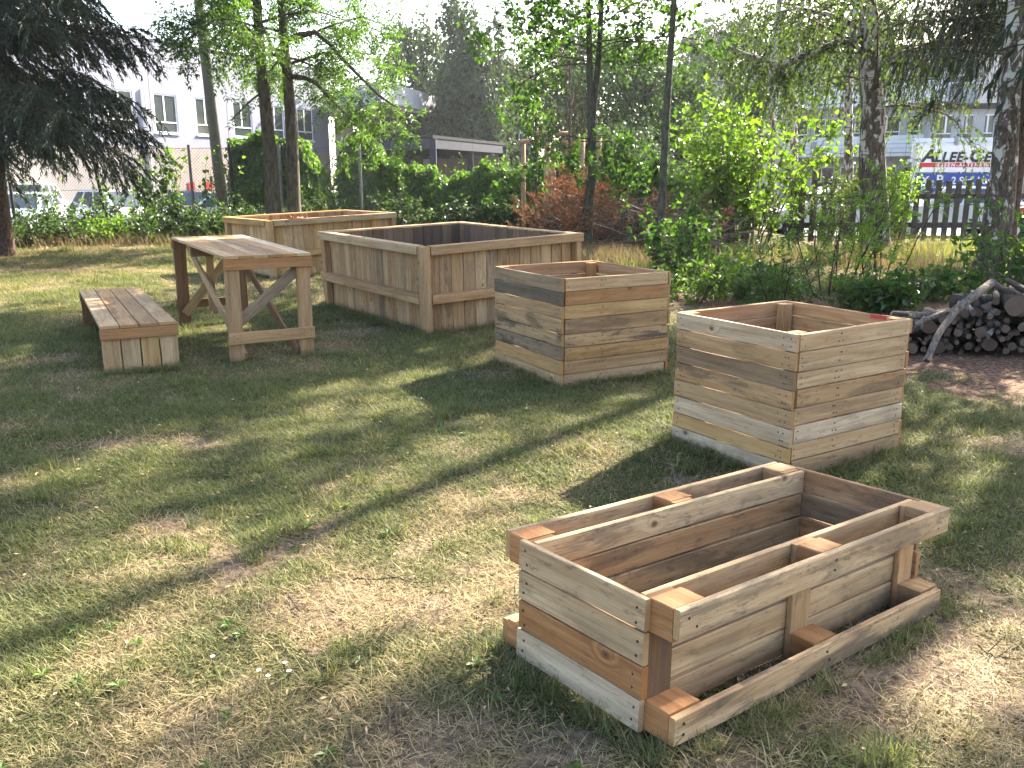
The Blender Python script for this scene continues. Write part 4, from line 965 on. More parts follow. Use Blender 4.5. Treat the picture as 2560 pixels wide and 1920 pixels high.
birch('birch_tree', 'birch trunk leaning beside the log pile at the right edge', b, [gpt(2474, Y, -.05), at(2492, 580, Y), at(2508, 450, Y), at(2516, 330, Y), at(2528, 180, Y), at(2545, 0, Y), at(2560, -200, Y)], 0.20, 0.14, 14, 62, 10, 1.6, 8, [], .78, (0.06, 0.05), 14)
for i, (px, Y, h, lab) in enumerate(((1932, 27, 10.5, 'slim far birch left of the stout birch, hung with pale leaves'), (1988, 29, 10, 'second slim far birch, dark stem in front of the white flats'), (2125, 25, 12, 'white stemmed far birch just left of the stout birch'))):
    b = gpt(px, Y)
    birch('birch_tree', lab, b, [gpt(px, Y, -.05), at(px - 4, 300, Y), at(px + 2, 150, Y)], 0.13, 0.10, h, 64 + i, 22, 2.6, 11, [], .34, (0.12, 0.10), 16, (1.0, 2.8), 8)

# distant trees
def far_tree(name, label, px, Y, top, wid, seed, n=9000, leaf='far_leaf', hang=0.0, lobes=16, low=0.18, Lf=None, squash=1.0, group='trees in the distance', zbase=None):
    base = gpt(px, Y); H = at(px, top, Y).z - base.z; Wm = wid / FPX * Y / 2 * 1.3
    T_ = Tree(name, label, 'tree', V3(base), seed, group); r = T_.r; b = np.array(base)
    T_.wood.append((curve_pts([b, b + [.1, 0, H * .4], b + [0, 0, H * .85]], 8), np.linspace(0.028 * H, .03, 8)))
    cs, rs_ = [], []
    for i in range(lobes):
        f = (i + .5) / lobes; z = H * (low + (1 - low) * f ** .9); wz = Wm * (math.sin(math.pi * (.24 + .68 * f)) ** .55 + .05)
        R_ = (0.24 + .34 * r.rand()) * Wm * (1.1 - .5 * f); a = r.rand() * 6.28 + i * 2.4; q = max(0, wz - R_ * .8) * math.sqrt(r.rand())
        c = b + [math.cos(a) * q, math.sin(a) * q * .8, min(z, H - R_ * .7)]; cs.append(c); rs_.append(R_)
        T_.fine.append((np.array([b + [0, 0, max(.5, c[2] - b[2] - R_) * .8], c]), np.array([.05, .02])))
    Lf = Lf or Y * 0.0052
    clumps(T_, cs, rs_, n, Lf, Lf * .75, hang, squash, .35); return T_.build('dark_bark', leaf, 'crown', 6)
far_tree('poplar_tree', 'tall hazy tree left of the sky gap, rising behind the carport', 1075, 62, 78, 260, 71, 12000, 'far_leaf', .5, 20, .12, squash=1.5)
far_tree('poplar_tree', 'tallest distant tree with a drooping narrow top behind the carport', 1180, 58, 12, 185, 72, 13000, 'far_leaf', .6, 24, .1, squash=1.7)
far_tree('broadleaf_tree', 'low dark distant tree under the canopy behind the carport', 980, 66, 235, 190, 73, 6000, 'far_leaf', .1, 12, .1)
far_tree('broadleaf_tree', 'dark distant tree right of the tallest one, over the cream house', 1290, 64, 150, 170, 74, 8000, 'far_leaf', .2, 14, .3)
far_tree('broadleaf_tree', 'bright green rounded tree behind the slim trunk', 1600, 40, 120, 330, 75, 17000, 'far_leaf2', .05, 18, .1)
far_tree('broadleaf_tree', 'mid green rounded tree behind the forked maple', 1450, 44, 70, 280, 76, 15000, 'far_leaf2', .05, 16, .1)
far_tree('broadleaf_tree', 'sunlit tree crown left of the flat-roofed house', 1690, 46, 185, 190, 77, 8000, 'far_leaf2', .05, 14, .1)
far_tree('broadleaf_tree', 'tall hazy tree behind the flat-roofed house', 1730, 92, 70, 300, 78, 13000, 'far_leaf', .05, 16, .2)
far_tree('broadleaf_tree', 'hazy tree behind the house, left of the far birches', 1870, 95, 50, 300, 79, 13000, 'far_leaf', .05, 16, .2)
far_tree('broadleaf_tree', 'round dark tree in front of the flat-roofed house', 1830, 55, 190, 150, 80, 6000, 'far_leaf', .05, 12, .1)
far_tree('broadleaf_tree', 'broad distant tree behind the white flats', 2100, 84, 10, 420, 81, 16000, 'far_leaf', .1, 18, .2)
far_tree('broadleaf_tree', 'dense distant tree behind the flats at the right edge', 2450, 80, -80, 480, 82, 17000, 'far_leaf', .1, 18, .2)
far_tree('broadleaf_tree', 'shaded tree low beside the street fence', 1560, 34, 330, 300, 83, 9000, 'far_leaf', .1, 16, .05)

# ------------------------------------------------------------------ fences, pole, stakes, sign
CF = empty('chain_link_fence', (0, 22.5, 0)); tag(CF, 'tall chain-link fence with dark posts along the car park', 'fence')
fy0 = 22.6; xa, xb = -15.5, -3.4; hz = 2.12
polys = []; sp_ = 0.085
for s in (1, -1):
    k = math.floor((xa - hz) / sp_)
    while k * sp_ < xb + hz:
        x0 = k * sp_; za, zb = 0.05, hz; p = [x0, x0 + s * (hz - .05)]
        lo, hi = min(p), max(p); k += 1
        if hi < xa or lo > xb: continue
        t0 = 0.0; t1 = 1.0
        for (e, sg) in ((xa, 1), (xb, -1)):
            te = (e - p[0]) / (p[1] - p[0])
            if (p[1] > p[0]) == (sg > 0): t0 = max(t0, te)
            else: t1 = min(t1, te)
        if t1 - t0 < .01: continue
        q = np.linspace(t0, t1, 2)
        polys.append((np.stack([p[0] + (p[1] - p[0]) * q, np.full(2, fy0 + s * .004), za + (zb - za) * q], 1) - [0, 22.5, 0], np.full(2, .0033)))
v, f = tubes(polys, 3); wm = mesh('wire_mesh', v, f, M['wirem'], CF); wm['kind'] = 'stuff'
for z in (0.1, 1.1, hz):
    MB().cyl((xa, .1, z), (xb, .1, z), .006, None, 5).build('tension_wire', M['wirem'], CF)
for px in (-200, 20, 246, 476, 577, 700, 900):
    x = at(px, 430, 22.5).x
    if px == 246: MB().cyl((x + .12, .02, -.1), (x - .12, .02, 2.05), .045, .04, 10).build('post', M['rust'], CF)
    else: MB().cyl((x, .02, -.1), (x, .02, 2.2), .04, .04, 10).build('post', M['rust'] if px in (577, 20) else M['wirem'], CF)
P_ = at(545, 430, 24.5)
o = MB().cyl((0, 0, -.3), (-.45, 0, 11), .16, .11, 16).build('utility_pole', M['concrete'], None, True); o.location = (P_.x + .1, 24.5, 0)
tag(o, 'grey concrete pole rising behind the fence left of the ash', 'pole')
# yard fence with barbed outriggers in the car park, carport side
YF = empty('security_fence', (0, 36, -.9)); tag(YF, 'galvanised security fence with outward barbed arms before the carport', 'fence')
yx0, yx1 = at(640, 430, 36).x, at(1055, 430, 36).x
for i in range(9):
    x = yx0 + (yx1 - yx0) * i / 8
    mb = MB(); mb.cyl((x, 0, 0), (x, 0, 2.35), .035); mb.cyl((x, 0, 2.35), (x + .25, -.2, 2.7), .025); mb.build('post', M['wirem'], YF)
for z in (.3, 1.3, 2.3): MB().cyl((yx0, 0, z), (yx1, 0, z), .02, None, 6).build('fence_rail', M['wirem'], YF)
for i in range(3):
    g = .33 * (i + 1); MB().cyl((yx0 + .25 * g, -.2 * g, 2.35 + .35 * g), (yx1 + .25 * g, -.2 * g, 2.35 + .35 * g), .008, None, 5).build('barbed_wire', M['wirem'], YF)
# picket fence on the street side
M['picket'] = plain('dark_weathered_picket', (0.062, 0.054, 0.047), .85, .3, 8, bump=.4)
PF = empty('picket_fence', (0, 18.9, 0)); tag(PF, 'dark brown picket fence between the birches and the street', 'fence')
rw.seed(4); x0 = at(1975, 600, 18.9).x; x = x0
while x < x0 + 9.2:
    h = 1.34 + rw.uniform(-.03, .03); w_ = .115; l_ = rw.uniform(-.015, .015)
    mb = MB(); mb.add([(x - w_ / 2, -.012, .06), (x + w_ / 2, -.012, .06), (x + w_ / 2 + l_, -.012, h), (x - w_ / 2 + l_, -.012, h - .01), (x - w_ / 2, .012, .06), (x + w_ / 2, .012, .06), (x + w_ / 2 + l_, .012, h), (x - w_ / 2 + l_, .012, h - .01)],
                      [(0, 1, 2, 3), (7, 6, 5, 4), (0, 4, 5, 1), (1, 5, 6, 2), (2, 6, 7, 3), (3, 7, 4, 0)]); mb.build('picket', M['picket'], PF); x += .218 + rw.uniform(-.01, .01)
for z in (.35, .95): part('rail', M['picket'], PF, x0 - .1, x0 + 9.3, .014, .06, z, z + .11)
for i in range(5): part('post', M['picket'], PF, x0 + i * 2.2 + .1, x0 + i * 2.2 + .2, .062, .16, -.1, 1.25)
# tree stakes: round posts tied by cross bars round two young trees
M['stake'] = bark_mat('stake_wood', (0.24, 0.155, 0.10), (0.42, 0.29, 0.195), 14, None, .3, .3)
def stakes(label, posts, bars, Y):
    o = empty('tree_stakes', V3(gpt(posts[0][0], Y))); tag(o, label, 'tree stakes', 'stakes round the young trees')
    for px, dy, top, rr in posts:
        g = gpt(px, Y + dy); t = at(px, top, Y + dy); t.x = g.x
        MB().cyl(Vector((g.x, g.y, -.1)) - o.location, Vector((g.x, g.y, t.z)) - o.location, rr, rr * .96, 12).build('stake', M['stake'], o, True)
    for (pa, ya, pb, yb, py, dy) in bars:
        a_, b_ = at(pa, py, Y + ya), at(pb, py, Y + yb); a_.z = b_.z = at(pa, py, Y).z
        MB().cyl(a_ - o.location, b_ - o.location, .05, .05, 10).build('cross_bar', M['stake'], o, True)
    return o
stakes('three round stakes with a cross bar left of the maple', [(1308, 1.2, 352, .055), (1366, 0, 338, .075), (1381, 1.5, 372, .06)], [(1300, 1.2, 1345, .7, 350, 0), (1330, 0, 1425, 0, 334, 0)], 20.5)
stakes('three round stakes round the bare young tree next to the maple', [(1416, 1.2, 350, .055), (1450, 0, 345, .08), (1492, .8, 340, .07)], [(1405, 1.0, 1500, .9, 352, 0)], 20.0)
def young(name, label, px, Y, top, seed, leaf, n, bare=False):
    T_ = Tree(name, label, 'tree', V3(gpt(px, Y)), seed); t = at(px, top, Y)
    lf_ = (lambda tw: None) if bare else (lambda tw: T_.put(tw, n, .10, .08, .3, .9))
    broad(T_, [gpt(px, Y, -.05), at(px, 400, Y), t], .05, .015, 26 if bare else 18, .5, .98, 1.0, .7, R(45), R(60), 5 if bare else 4, .55, 3, .3, lf_, .0, .0, wob=.09)
    if bare:
        r = T_.r; 
    return T_.build('twig' if bare else 'maple_bark', leaf, 'crown', 7, bark2='twig')
young('young_tree', 'dead bare-twigged young tree between the stakes', 1425, 20.3, 130, 91, 'maple_leaf', 0, True)
young('young_tree', 'leafy staked young tree left of the maple', 1340, 20.8, 60, 92, 'maple_leaf', 6)
# advertising board across the street
SB = empty('billboard', V3(at(2420, 470, 27))); SB.location.z = -.35
tag(SB, 'white and blue shopping centre direction board behind the picket fence', 'sign')
M['sign_w'] = plain('sign_white', (.78, .78, .80), .4, .02); M['sign_b'] = plain('sign_blue', (.02, .055, .30), .4, .05); M['sign_k'] = plain('sign_black', (.012, .012, .016), .5, .05); M['sign_r'] = plain('sign_red', (.55, .02, .03), .45, .05); M['sign_g'] = plain('sign_grey', (.45, .46, .48), .5, .05)
sx0, sx1 = at(2287, 430, 27).x - SB.location.x, at(2548, 430, 27).x - SB.location.x
zz = lambda py: at(2420, py, 27).z + .35
part('panel', M['sign_w'], SB, sx0, sx1, 0, .12, zz(432), zz(366)); part('blue_panel', M['sign_b'], SB, sx0, sx1, .0, .12, zz(472), zz(435)); part('lower_panel', M['sign_g'], SB, sx0, sx1, .02, .12, zz(500), zz(473.5))
part('frame_edge', M['sign_g'], SB, sx0 - .06, sx0 - .002, -.02, .14, 0, zz(364)); part('frame_edge', M['sign_g'], SB, sx1 + .002, sx1 + .06, -.02, .14, 0, zz(364))
part('red_stripe', M['sign_r'], SB, sx0 + .12, sx1 - .1, -.008, -.001, zz(420), zz(409))
def text(par, s, x, z, size, mt, shear=0.0, off=0.0, sx=1.0, sp=1.0, y=-.012):
    c = bpy.data.curves.new('lettering', 'FONT'); c.body = s; c.size = size; c.shear = shear; c.offset = off; c.space_character = sp; c.extrude = .002
    o = bpy.data.objects.new('lettering', c); C.objects.link(o); o.parent = par; c.materials.append(mt); o.location = (x, y, z); o.rotation_euler = (R(90), 0, 0); o.scale = (sx, 1, 1)
    bpy.context.view_layer.update(); me = bpy.data.meshes.new_from_object(o.evaluated_get(bpy.context.evaluated_depsgraph_get())); w_ = max(v.co.x for v in me.vertices) * sx
    bpy.data.objects.remove(o); o = link('lettering', me, mt, par); o.location = (x, y, z); o.rotation_euler = (R(90), 0, 0); o.scale = (sx, 1, 1); return x + w_
zb = zz(406); x = sx0 + .16
x = text(SB, 'A', x, zb, .50, M['sign_k'], .2, .018, 1.15) - .03
x = text(SB, 'LLEE-', x, zb, .39, M['sign_k'], .2, .016, 1.02, 1.10) + .0
x = text(SB, 'C', x, zb, .50, M['sign_k'], .2, .018, 1.12) - .01
x = text(SB, 'ENTER', x, zb, .39, M['sign_k'], .2, .016, 1.02, 1.10)
text(SB, 'ESSEN-ALTENESSEN', sx0 + .64, zz(418.3), .135, M['sign_w'], .12, .004, 1.1, 1.45, -.014)
text(SB, 'P', sx0 + .66, zz(463), .40, M['sign_w'], 0, .008); text(SB, '2 Std. kostenlos', sx0 + 1.12, zz(462), .30, M['sign_w'], 0, .006, .95, 1.05)
mb = MB(); ax = sx0 + .28; az = zz(454)
mb.box(ax, ax + .28, -.008, -.001, az - .02, az + .02)
for s in (1, -1): mb.add([(ax, -.0105, az), (ax + .12, -.0105, az + s * .14), (ax + .17, -.0105, az + s * .14), (ax + .05, -.0105, az), (ax, -.002, az), (ax + .12, -.002, az + s * .14), (ax + .17, -.002, az + s * .14), (ax + .05, -.002, az)], [(0, 1, 2, 3), (4, 7, 6, 5), (0, 4, 5, 1), (1, 5, 6, 2), (2, 6, 7, 3), (3, 7, 4, 0)])
mb.build('arrow', M['sign_w'], SB)
S2 = empty('billboard', V3(at(2600, 430, 27.2))); S2.location.z = -.35; tag(S2, 'second white board cut off by the right edge of the picture', 'sign')
x0 = at(2556, 430, 27.2).x - S2.location.x; part('panel', M['brownpanel'], S2, x0 + .06, x0 + 3, 0, .1, .6, zz(366)); part('frame_edge', M['sign_w'], S2, x0, x0 + .058, -.03, .12, 0, zz(364))

# ------------------------------------------------------------------ cars
M['tyre'] = plain('tyre_rubber', (.018, .018, .018), .85, .2); M['rim'] = plain('alloy', (.45, .45, .47), .35, .05, metal=.8); M['cglass'] = glass_mat('car_glass', (.03, .04, .05), .04)
M['lampred'] = plain('tail_lamp_red', (.5, .015, .015), .25, .1); M['lampw'] = plain('headlamp', (.7, .72, .75), .15, .05)
def paint(name, c): return plain(name, c, .28, .03, 3, metal=.0, coat=.8, spec=.5)
M['car_silver'] = paint('silver_car_paint', (.52, .54, .57)); M['car_white'] = paint('white_car_paint', (.72, .72, .72)); M['car_dark'] = paint('dark_car_paint', (.045, .05, .06)); M['car_red'] = paint('red_car_paint', (.42, .02, .02)); M['car_blue'] = paint('pale_blue_car_paint', (.42, .47, .55))
def car(label, x, y, z, rz, mt, tall=1.46, group='cars parked behind the fence'):
    o = empty('parked_car', (x, y, z), rz); tag(o, label, 'car', group); k = tall / 1.46
    # side profile, nose at +x
    low = [(2.08, .32), (2.12, .55), (2.02, .72), (1.2, .92), (.95, .95), (-1.85, 1.0), (-2.05, .9), (-2.1, .45), (-2.02, .3), (-1.75, .28)]
    for c_ in (-1.3,): low += [(c_ - .36 + .36 * (1 - math.cos(a)), .28 + .36 * math.sin(a)) for a in np.linspace(0, math.pi, 7)]
    low += [(1.3 - .36 * math.cos(a), .28 + .36 * math.sin(a)) for a in np.linspace(0, math.pi, 7)]
    low += [(1.75, .28)]
    n = len(low); V = []; 
    for yy, s in ((-.88, .955), (-.80, 1), (.80, 1), (.88, .955)):
        for (px, pz) in low: V.append((px * (1 if abs(yy) < .85 else .985), yy, (pz - .5) * s + .5))
    F = [(j * n + i, j * n + (i + 1) % n, (j + 1) * n + (i + 1) % n, (j + 1) * n + i) for j in range(3) for i in range(n)]
    F += [tuple(range(n))[::-1], tuple(range(3 * n, 4 * n))]
    me = bpy.data.meshes.new('body'); me.from_pydata(V, [], F); me.update(); bd_ = link('body', me, mt, o)
    # cabin
    rb, rt = [(1.02, .94), (-1.88, .985)], [(.28, tall), (-1.45, tall - .03)]
    yb, yt = .80, .62
    cv = [(1.02, -yb, .94), (-1.88, -yb, .985), (-1.88, yb, .985), (1.02, yb, .94), (.25, -yt, tall - .02), (-1.45, -yt, tall - .05), (-1.45, yt, tall - .05), (.25, yt, tall - .02), (-.5, -yt * .9, tall + .02), (-.5, yt * .9, tall + .02)]
    me = bpy.data.meshes.new('cabin'); me.from_pydata(cv, [], [(0, 4, 5, 1), (2, 6, 7, 3), (0, 3, 7, 4), (1, 5, 6, 2), (4, 8, 5), (7, 6, 9), (4, 7, 9, 8), (5, 8, 9, 6)]); me.update(); link('cabin', me, mt, o)
    def pane(nm, q, c, par=o):
        q = [Vector(p) for p in q]; nn = (q[1] - q[0]).cross(q[2] - q[0]).normalized(); mid = sum(q, Vector()) / 4
        if nn.dot(mid - Vector((-.5, 0, .8))) < 0: nn = -nn
        q = [mid + (p - mid) * .88 for p in q]; return prism(nm, M[c], par, [p + nn * .008 for p in q], [p - nn * .01 for p in q])
    L_ = lambda a, b, t: tuple(Vector(a) * (1 - t) + Vector(b) * t)
    pane('windscreen', [cv[0], cv[3], cv[7], cv[4]], 'cglass'); pane('rear_window', [cv[1], cv[2], cv[6], cv[5]], 'cglass')
    for (a, b, c_, d_) in ((0, 1, 5, 4), (3, 2, 6, 7)):
        for u0, u1 in ((.06, .40), (.42, .70), (.73, .95)):
            pane('side_window', [L_(cv[a], cv[b], u0), L_(cv[a], cv[b], u1), L_(cv[d_], cv[c_], u1), L_(cv[d_], cv[c_], max(0, u0 - .02))], 'cglass')
    for wx in (-1.3, 1.3):
        for s in (-1, 1):
            w_ = MB().cyl((wx, s * .68, .31), (wx, s * .885, .31), .31, .31, 18).build('wheel', M['tyre'], o, False)
            MB().cyl((wx, s * .88, .31), (wx, s * .895, .31), .20, .19, 12).build('rim', M['rim'], w_)
    for s in (-1, 1):
        MB().box(1.93, 2.07, s * .62 - .14, s * .62 + .14, .62, .74).build('headlight', M['lampw'], o); MB().box(-2.09, -1.98, s * .68 - .11, s * .68 + .11, .70, .93).build('tail_light', M['lampred'], o)
        MB().box(.68, .82, s * .92 - .09, s * .92 + .09, .95, 1.07).build('mirror', mt, o)
    MB().box(2.09, 2.135, -.26, .26, .42, .52).build('number_plate', M['white'], o); MB().box(-2.125, -2.08, -.26, .26, .55, .65).build('number_plate', M['white'], o)
    return o
cz = -.575
def cpx(px, Y): return at(px, 480, Y).x
car('silver hatchback nose-on at the left edge behind the fence', cpx(55, 31), 31, cz, R(-78), M['car_blue'])
car('white estate car behind the silver hatchback at the left', cpx(75, 38), 38, cz, R(-80), M['car_white'], 1.72)
car('white car left of centre behind the leaning fence post', cpx(285, 31), 31.2, cz, R(-35), M['car_white'], 1.55)
car('dark car behind the fence left of the concrete pole', cpx(470, 34), 34, cz, R(160), M['car_dark'])
car('silver car behind the fence right of the concrete pole', cpx(560, 31), 31.5, cz, R(170), M['car_silver'])
car('white car with red tail lamps seen between the two vine hedges', cpx(862, 33), 33, cz, R(75), M['car_white'])
car('red car behind the picket fence near the birch trunk', cpx(2640, 25.6), 25.6, -.33, R(176), M['car_red'], 1.44, 'cars on the street')
car('silver car behind the picket fence under the board', cpx(2360, 26), 25.9, -.33, R(178), M['car_silver'], 1.44, 'cars on the street')
car('white car behind the picket fence left of the stout birch', cpx(2085, 26), 26, -.33, R(176), M['car_white'], 1.44, 'cars on the street')

# ------------------------------------------------------------------ vines, shrubs, weeds
def vine(name, label, prof, th, n, leafsz, mt, seed, stems=14, group=None, lo=0.0):
    """climber smothering a fence: prof = (px, top_py, Y) list"""
    T_ = Tree(name, label, 'vine hedge', V3(gpt(prof[len(prof) // 2][0], prof[len(prof) // 2][2])), seed, group); r = T_.r
    px = np.array([p[0] for p in prof], float); Y = np.array([p[2] for p in prof], float)
    X = np.array([at(p[0], p[1], p[2]).x for p in prof]); Zt = np.array([at(*p).z for p in prof])
    s = r.rand(n) * (px[-1] - px[0]) + px[0]; x = np.interp(s, px, X); y = np.interp(s, px, Y); zt_ = np.interp(s, px, Zt)
    bump = vnoise(x * 1.0, s * .02, .7, 3); zt_ = zt_ + (bump - .55) * .9
    h = r.rand(n) ** .8; z = lo + (zt_ - lo) * h; tk = th * (1.0 - .45 * h ** 3) * (.7 + .75 * vnoise(x, z, .42, 2))
    sg = np.where(r.rand(n) < .68, -1, 1); q = np.abs(r.normal(.85, .22, n)); top = r.rand(n) < .22
    z = np.where(top, zt_ + r.normal(0, .06, n), z); q = np.where(top, r.rand(n), q)
    P = np.stack([x + r.normal(0, .04, n), y + sg * q * tk, z], 1)
    out = np.stack([r.normal(0, .35, n), sg * np.where(top, .2, 1.0), np.where(top, 1.2, .55)], 1); A = unit(np.stack([r.normal(0, .5, n), sg * .35, np.full(n, -.75)], 1) + r.normal(0, .25, (n, 3)))
    sz = r.uniform(.55, 1.2, n); T_.leafs(P, A, unit(out + r.normal(0, .35, (n, 3))), leafsz * sz, leafsz * .92 * sz)
    for i in range(stems):
        u = r.uniform(px[0], px[-1]); xx = np.interp(u, px, X); yy = np.interp(u, px, Y); zz_ = np.interp(u, px, Zt)
        T_.fine.append((limb(r, [xx, yy + r.normal(0, .1), lo], [r.normal(0, .2), 0, 1], zz_ - lo, 8, 0, .12), np.full(9, .012)))
        tn = limb(r, [xx, yy - th * .3, zz_], [r.normal(0, .5), r.normal(0, .3), 1], r.uniform(.15, .5), 5, .18, .2); T_.fine.append((tn, np.linspace(.005, .002, 6)))
        T_.put(tn, 5, leafsz * .6, leafsz * .55, .2)
    return T_.build('dark_bark', mt, 'foliage', 6)
vine('vine_hedge', 'leafy vine mound on the fence behind the ash trunks', [(585, 372, 23.2), (640, 352, 23.2), (700, 355, 23.2), (765, 352, 23.2), (800, 400, 23.4), (825, 480, 23.6)], .5, 13000, .13, 'vine_leaf', 101)
vine('vine_hedge', 'long low vine hedge behind the large raised bed', [(850, 450, 24.6), (868, 378, 24.6), (905, 358, 24.6), (985, 395, 24.6), (1050, 432, 24.6), (1120, 440, 24.4), (1200, 408, 24.2), (1260, 415, 24), (1340, 425, 23.8), (1430, 430, 23.6)], .6, 24000, .125, 'vine_leaf', 102, 24)
vine('vine_hedge', 'vine tumbling down right of the forked maple', [(1440, 372, 21.6), (1500, 345, 21.4), (1560, 365, 21.2), (1620, 425, 21), (1700, 440, 20.8), (1760, 470, 20.8)], .5, 12000, .12, 'vine_leaf', 103)
def climber(label, px, Y, top, seed, n=10, leafsz=.12, mt='hop_leaf', wid=.3):
    T_ = Tree('climbing_hop', label, 'climber', V3(gpt(px, Y)), seed, 'climbers on the chain-link fence'); r = T_.r; g = gpt(px, Y); H = at(px, top, Y).z
    for i in range(n):
        c = limb(r, [g.x + r.normal(0, wid), Y + r.normal(0, .1), 0], [r.normal(0, .12), r.normal(0, .05), 1], H * r.uniform(.5, 1.05), 9, .01, .1); T_.fine.append((c, np.linspace(.008, .003, 10))); T_.put(c, int(26 * H / 2), leafsz, leafsz * .95, .5, .8, .1)
    return T_.build('dark_bark', mt, 'foliage', 5)
climber('hop climber on the fence at the far left beside the spruce', 150, 22.3, 420, 111, 9); climber('tall hop climber left of the leaning fence post', 345, 22.3, 360, 112, 13); climber('broad-leaved hop climber in the middle of the fence', 405, 22.3, 352, 113, 13, .14)
climber('thin hop climber with yellowing leaves left of the concrete pole', 510, 22.3, 385, 114, 5, .11); climber('yellow-green climber wrapped round the fence post by the pole', 565, 22.3, 350, 115, 7, .1, 'hazel_leaf', .12); climber('low climber between spruce and leaning fence post', 235, 22.2, 455, 116, 9)
def shrub(name, label, cat, px, Y, H, Rr, seed, nst, mt, leafsz, lw_, k, tw=5, droop=.04, bark='twig', hang=.3, group=None, lean=.5, pin=False, base=None):
    g = gpt(px, Y) if base is None else Vector(base); T_ = Tree(name, label, cat, V3(g), seed, group); r = T_.r
    for i in range(nst):
        a = r.rand() * 6.28; q = Rr * math.sqrt(r.rand()); d = np.array([math.cos(a) * q, math.sin(a) * q, H]) * [lean, lean, 1]
        c = limb(r, [g.x + math.cos(a) * q * .35, g.y + math.sin(a) * q * .35, g.z], unit(d), H * r.uniform(.65, 1.08), 7, droop * r.uniform(0, 1.5), .07); T_.fine.append((c, np.linspace(.004 + .006 * H, .004, 8)))
        for j in range(tw):
            p_, d_ = along(c, np.array([r.uniform(.18, 1)])); t = limb(r, p_[0], unit(d_[0] * .5 + r.normal(0, .7, 3)), Rr * .5 * r.uniform(.5, 1.2), 4, droop, .12); T_.fine.append((t, np.linspace(.005, .002, 5)))
            if pin: T_.pinnate(t, k, .2, leafsz, lw_, 5, hang)
            else: T_.put(t, k, leafsz, lw_, hang, .9)
        if not pin: T_.put(c, k, leafsz, lw_, hang, .9, .3)
    return T_.build('twig', mt, 'foliage', 5, bark2=bark)
shrub('hazel_bush', 'bright yellow-green sunlit hazel bush right of the slim trunk', 'bush', 1850, 18.4, 2.75, 1.6, 121, 52, 'hazel_leaf', .135, .12, 8, 8)
shrub('bush', 'pale feathery bush left of the stout birch', 'bush', 2060, 18.2, 1.9, .7, 122, 18, 'birch_leaf', .09, .05, 9, 6)
shrub('bush', 'tall pale bush just right of the stout birch', 'bush', 2245, 18.0, 2.0, .3, 123, 10, 'hazel_leaf', .09, .06, 8, 6)
shrub('sapling', 'tall airy young robinia sapling behind the pale box planter', 'sapling', 2085, 10.8, 1.45, .8, 124, 9, 'hazel_leaf', .055, .03, 3, 5, .03, 'dark_bark', .2, 'saplings and weeds along the bed', .8, True)
shrub('sapling', 'young robinia sapling in front of the stout birch', 'sapling', 2205, 12.0, 1.5, .7, 125, 8, 'hazel_leaf', .06, .034, 3, 5, .03, 'dark_bark', .2, 'saplings and weeds along the bed', .8, True)
shrub('sapling', 'low leafy sapling behind the back corner of the pale planter', 'sapling', 1960, 9.6, .75, .6, 126, 12, 'maple_leaf', .055, .032, 3, 4, .03, 'dark_bark', .2, 'saplings and weeds along the bed', .9, True)
shrub('shrub', 'dark leafy shrub at the foot of the slim trunk', 'shrub', 1690, 11.6, .95, .55, 127, 15, 'maple_leaf', .10, .07, 7, 5, .05)
shrub('shrub', 'low dark shrub behind the stained box planter', 'shrub', 1730, 10.2, .55, .55, 128, 14, 'hop_leaf', .075, .055, 7, 5, .08)
shrub('shrub', 'leafy shrub half hiding the brush pile on its right', 'shrub', 1745, 13.6, 1.15, .5, 129, 12, 'maple_leaf', .11, .07, 6, 5, .05)
shrub('laurel_bush', 'glossy laurel bush above the log pile at the right edge', 'bush', 2545, 8.6, 1.15, .6, 130, 20, 'laurel', .10, .045, 9, 6, .05)
for i, (px, Y, H, Rr, mt, lab) in enumerate(((2260, 9.4, .45, .5, 'laurel', 'low broad-leaved weed left of the log pile'), (2330, 10.4, .35, .5, 'maple_leaf', 'pale weed clump behind the log pile'), (1880, 10.6, .35, .6, 'maple_leaf', 'leafy weed clump in the bed behind the planters'), (1800, 12.2, .4, .7, 'hop_leaf', 'pale weed clump at the foot of the hazel bush'), (2180, 9.6, .35, .5, 'hop_leaf', 'weed clump right of the low sapling'),
        (50, 18.6, .45, .7, 'bramble', 'low bramble at the foot of the left spruce'), (160, 19.2, .5, .8, 'bramble', 'low dark bramble in front of the fence, far left'), (265, 19.4, .5, .8, 'hop_leaf', 'low green bramble in front of the leaning fence post'), (370, 19.5, .6, .8, 'bramble', 'low bramble left of the table top'), (480, 19.6, .65, .8, 'bramble', 'bramble directly behind the far end of the table'), (570, 19.8, .6, .7, 'laurel', 'bright low bramble left of the far raised bed'),
        (630, 20.6, .8, .7, 'bramble', 'bramble clump at the foot of the ash'), (520, 20.4, .9, .8, 'bramble', 'dark bramble clump behind the table'), (420, 20.9, .75, .8, 'bramble', 'bramble clump by the fence left of the table'), (110, 20.5, .75, .9, 'bramble', 'dark bramble clump beside the spruce trunk'), (230, 20.9, .7, .9, 'bramble', 'bramble clump under the leaning fence post'), (330, 20.7, .7, .8, 'hop_leaf', 'green weed clump on the fence line'), (1300, 22.2, .9, .8, 'bramble', 'dark weed clump at the foot of the long vine hedge'), (1010, 22.8, 1.0, 1.2, 'bramble', 'dark undergrowth below the low part of the vine hedge'), (1150, 22.8, 1.0, 1.2, 'bramble', 'dark undergrowth right of centre below the vine hedge'), (780, 21.6, 1.1, .9, 'bramble', 'undergrowth between ash and vine hedge'))):
    shrub('weed_clump', lab, 'weeds', px, Y, H, Rr, 140 + i, 16, mt, .09 if Y < 15 else .11, .06 if Y < 15 else .08, 7, 5, .07, 'twig', .3, 'saplings and weeds along the bed' if Y < 15 else 'undergrowth along the fence')
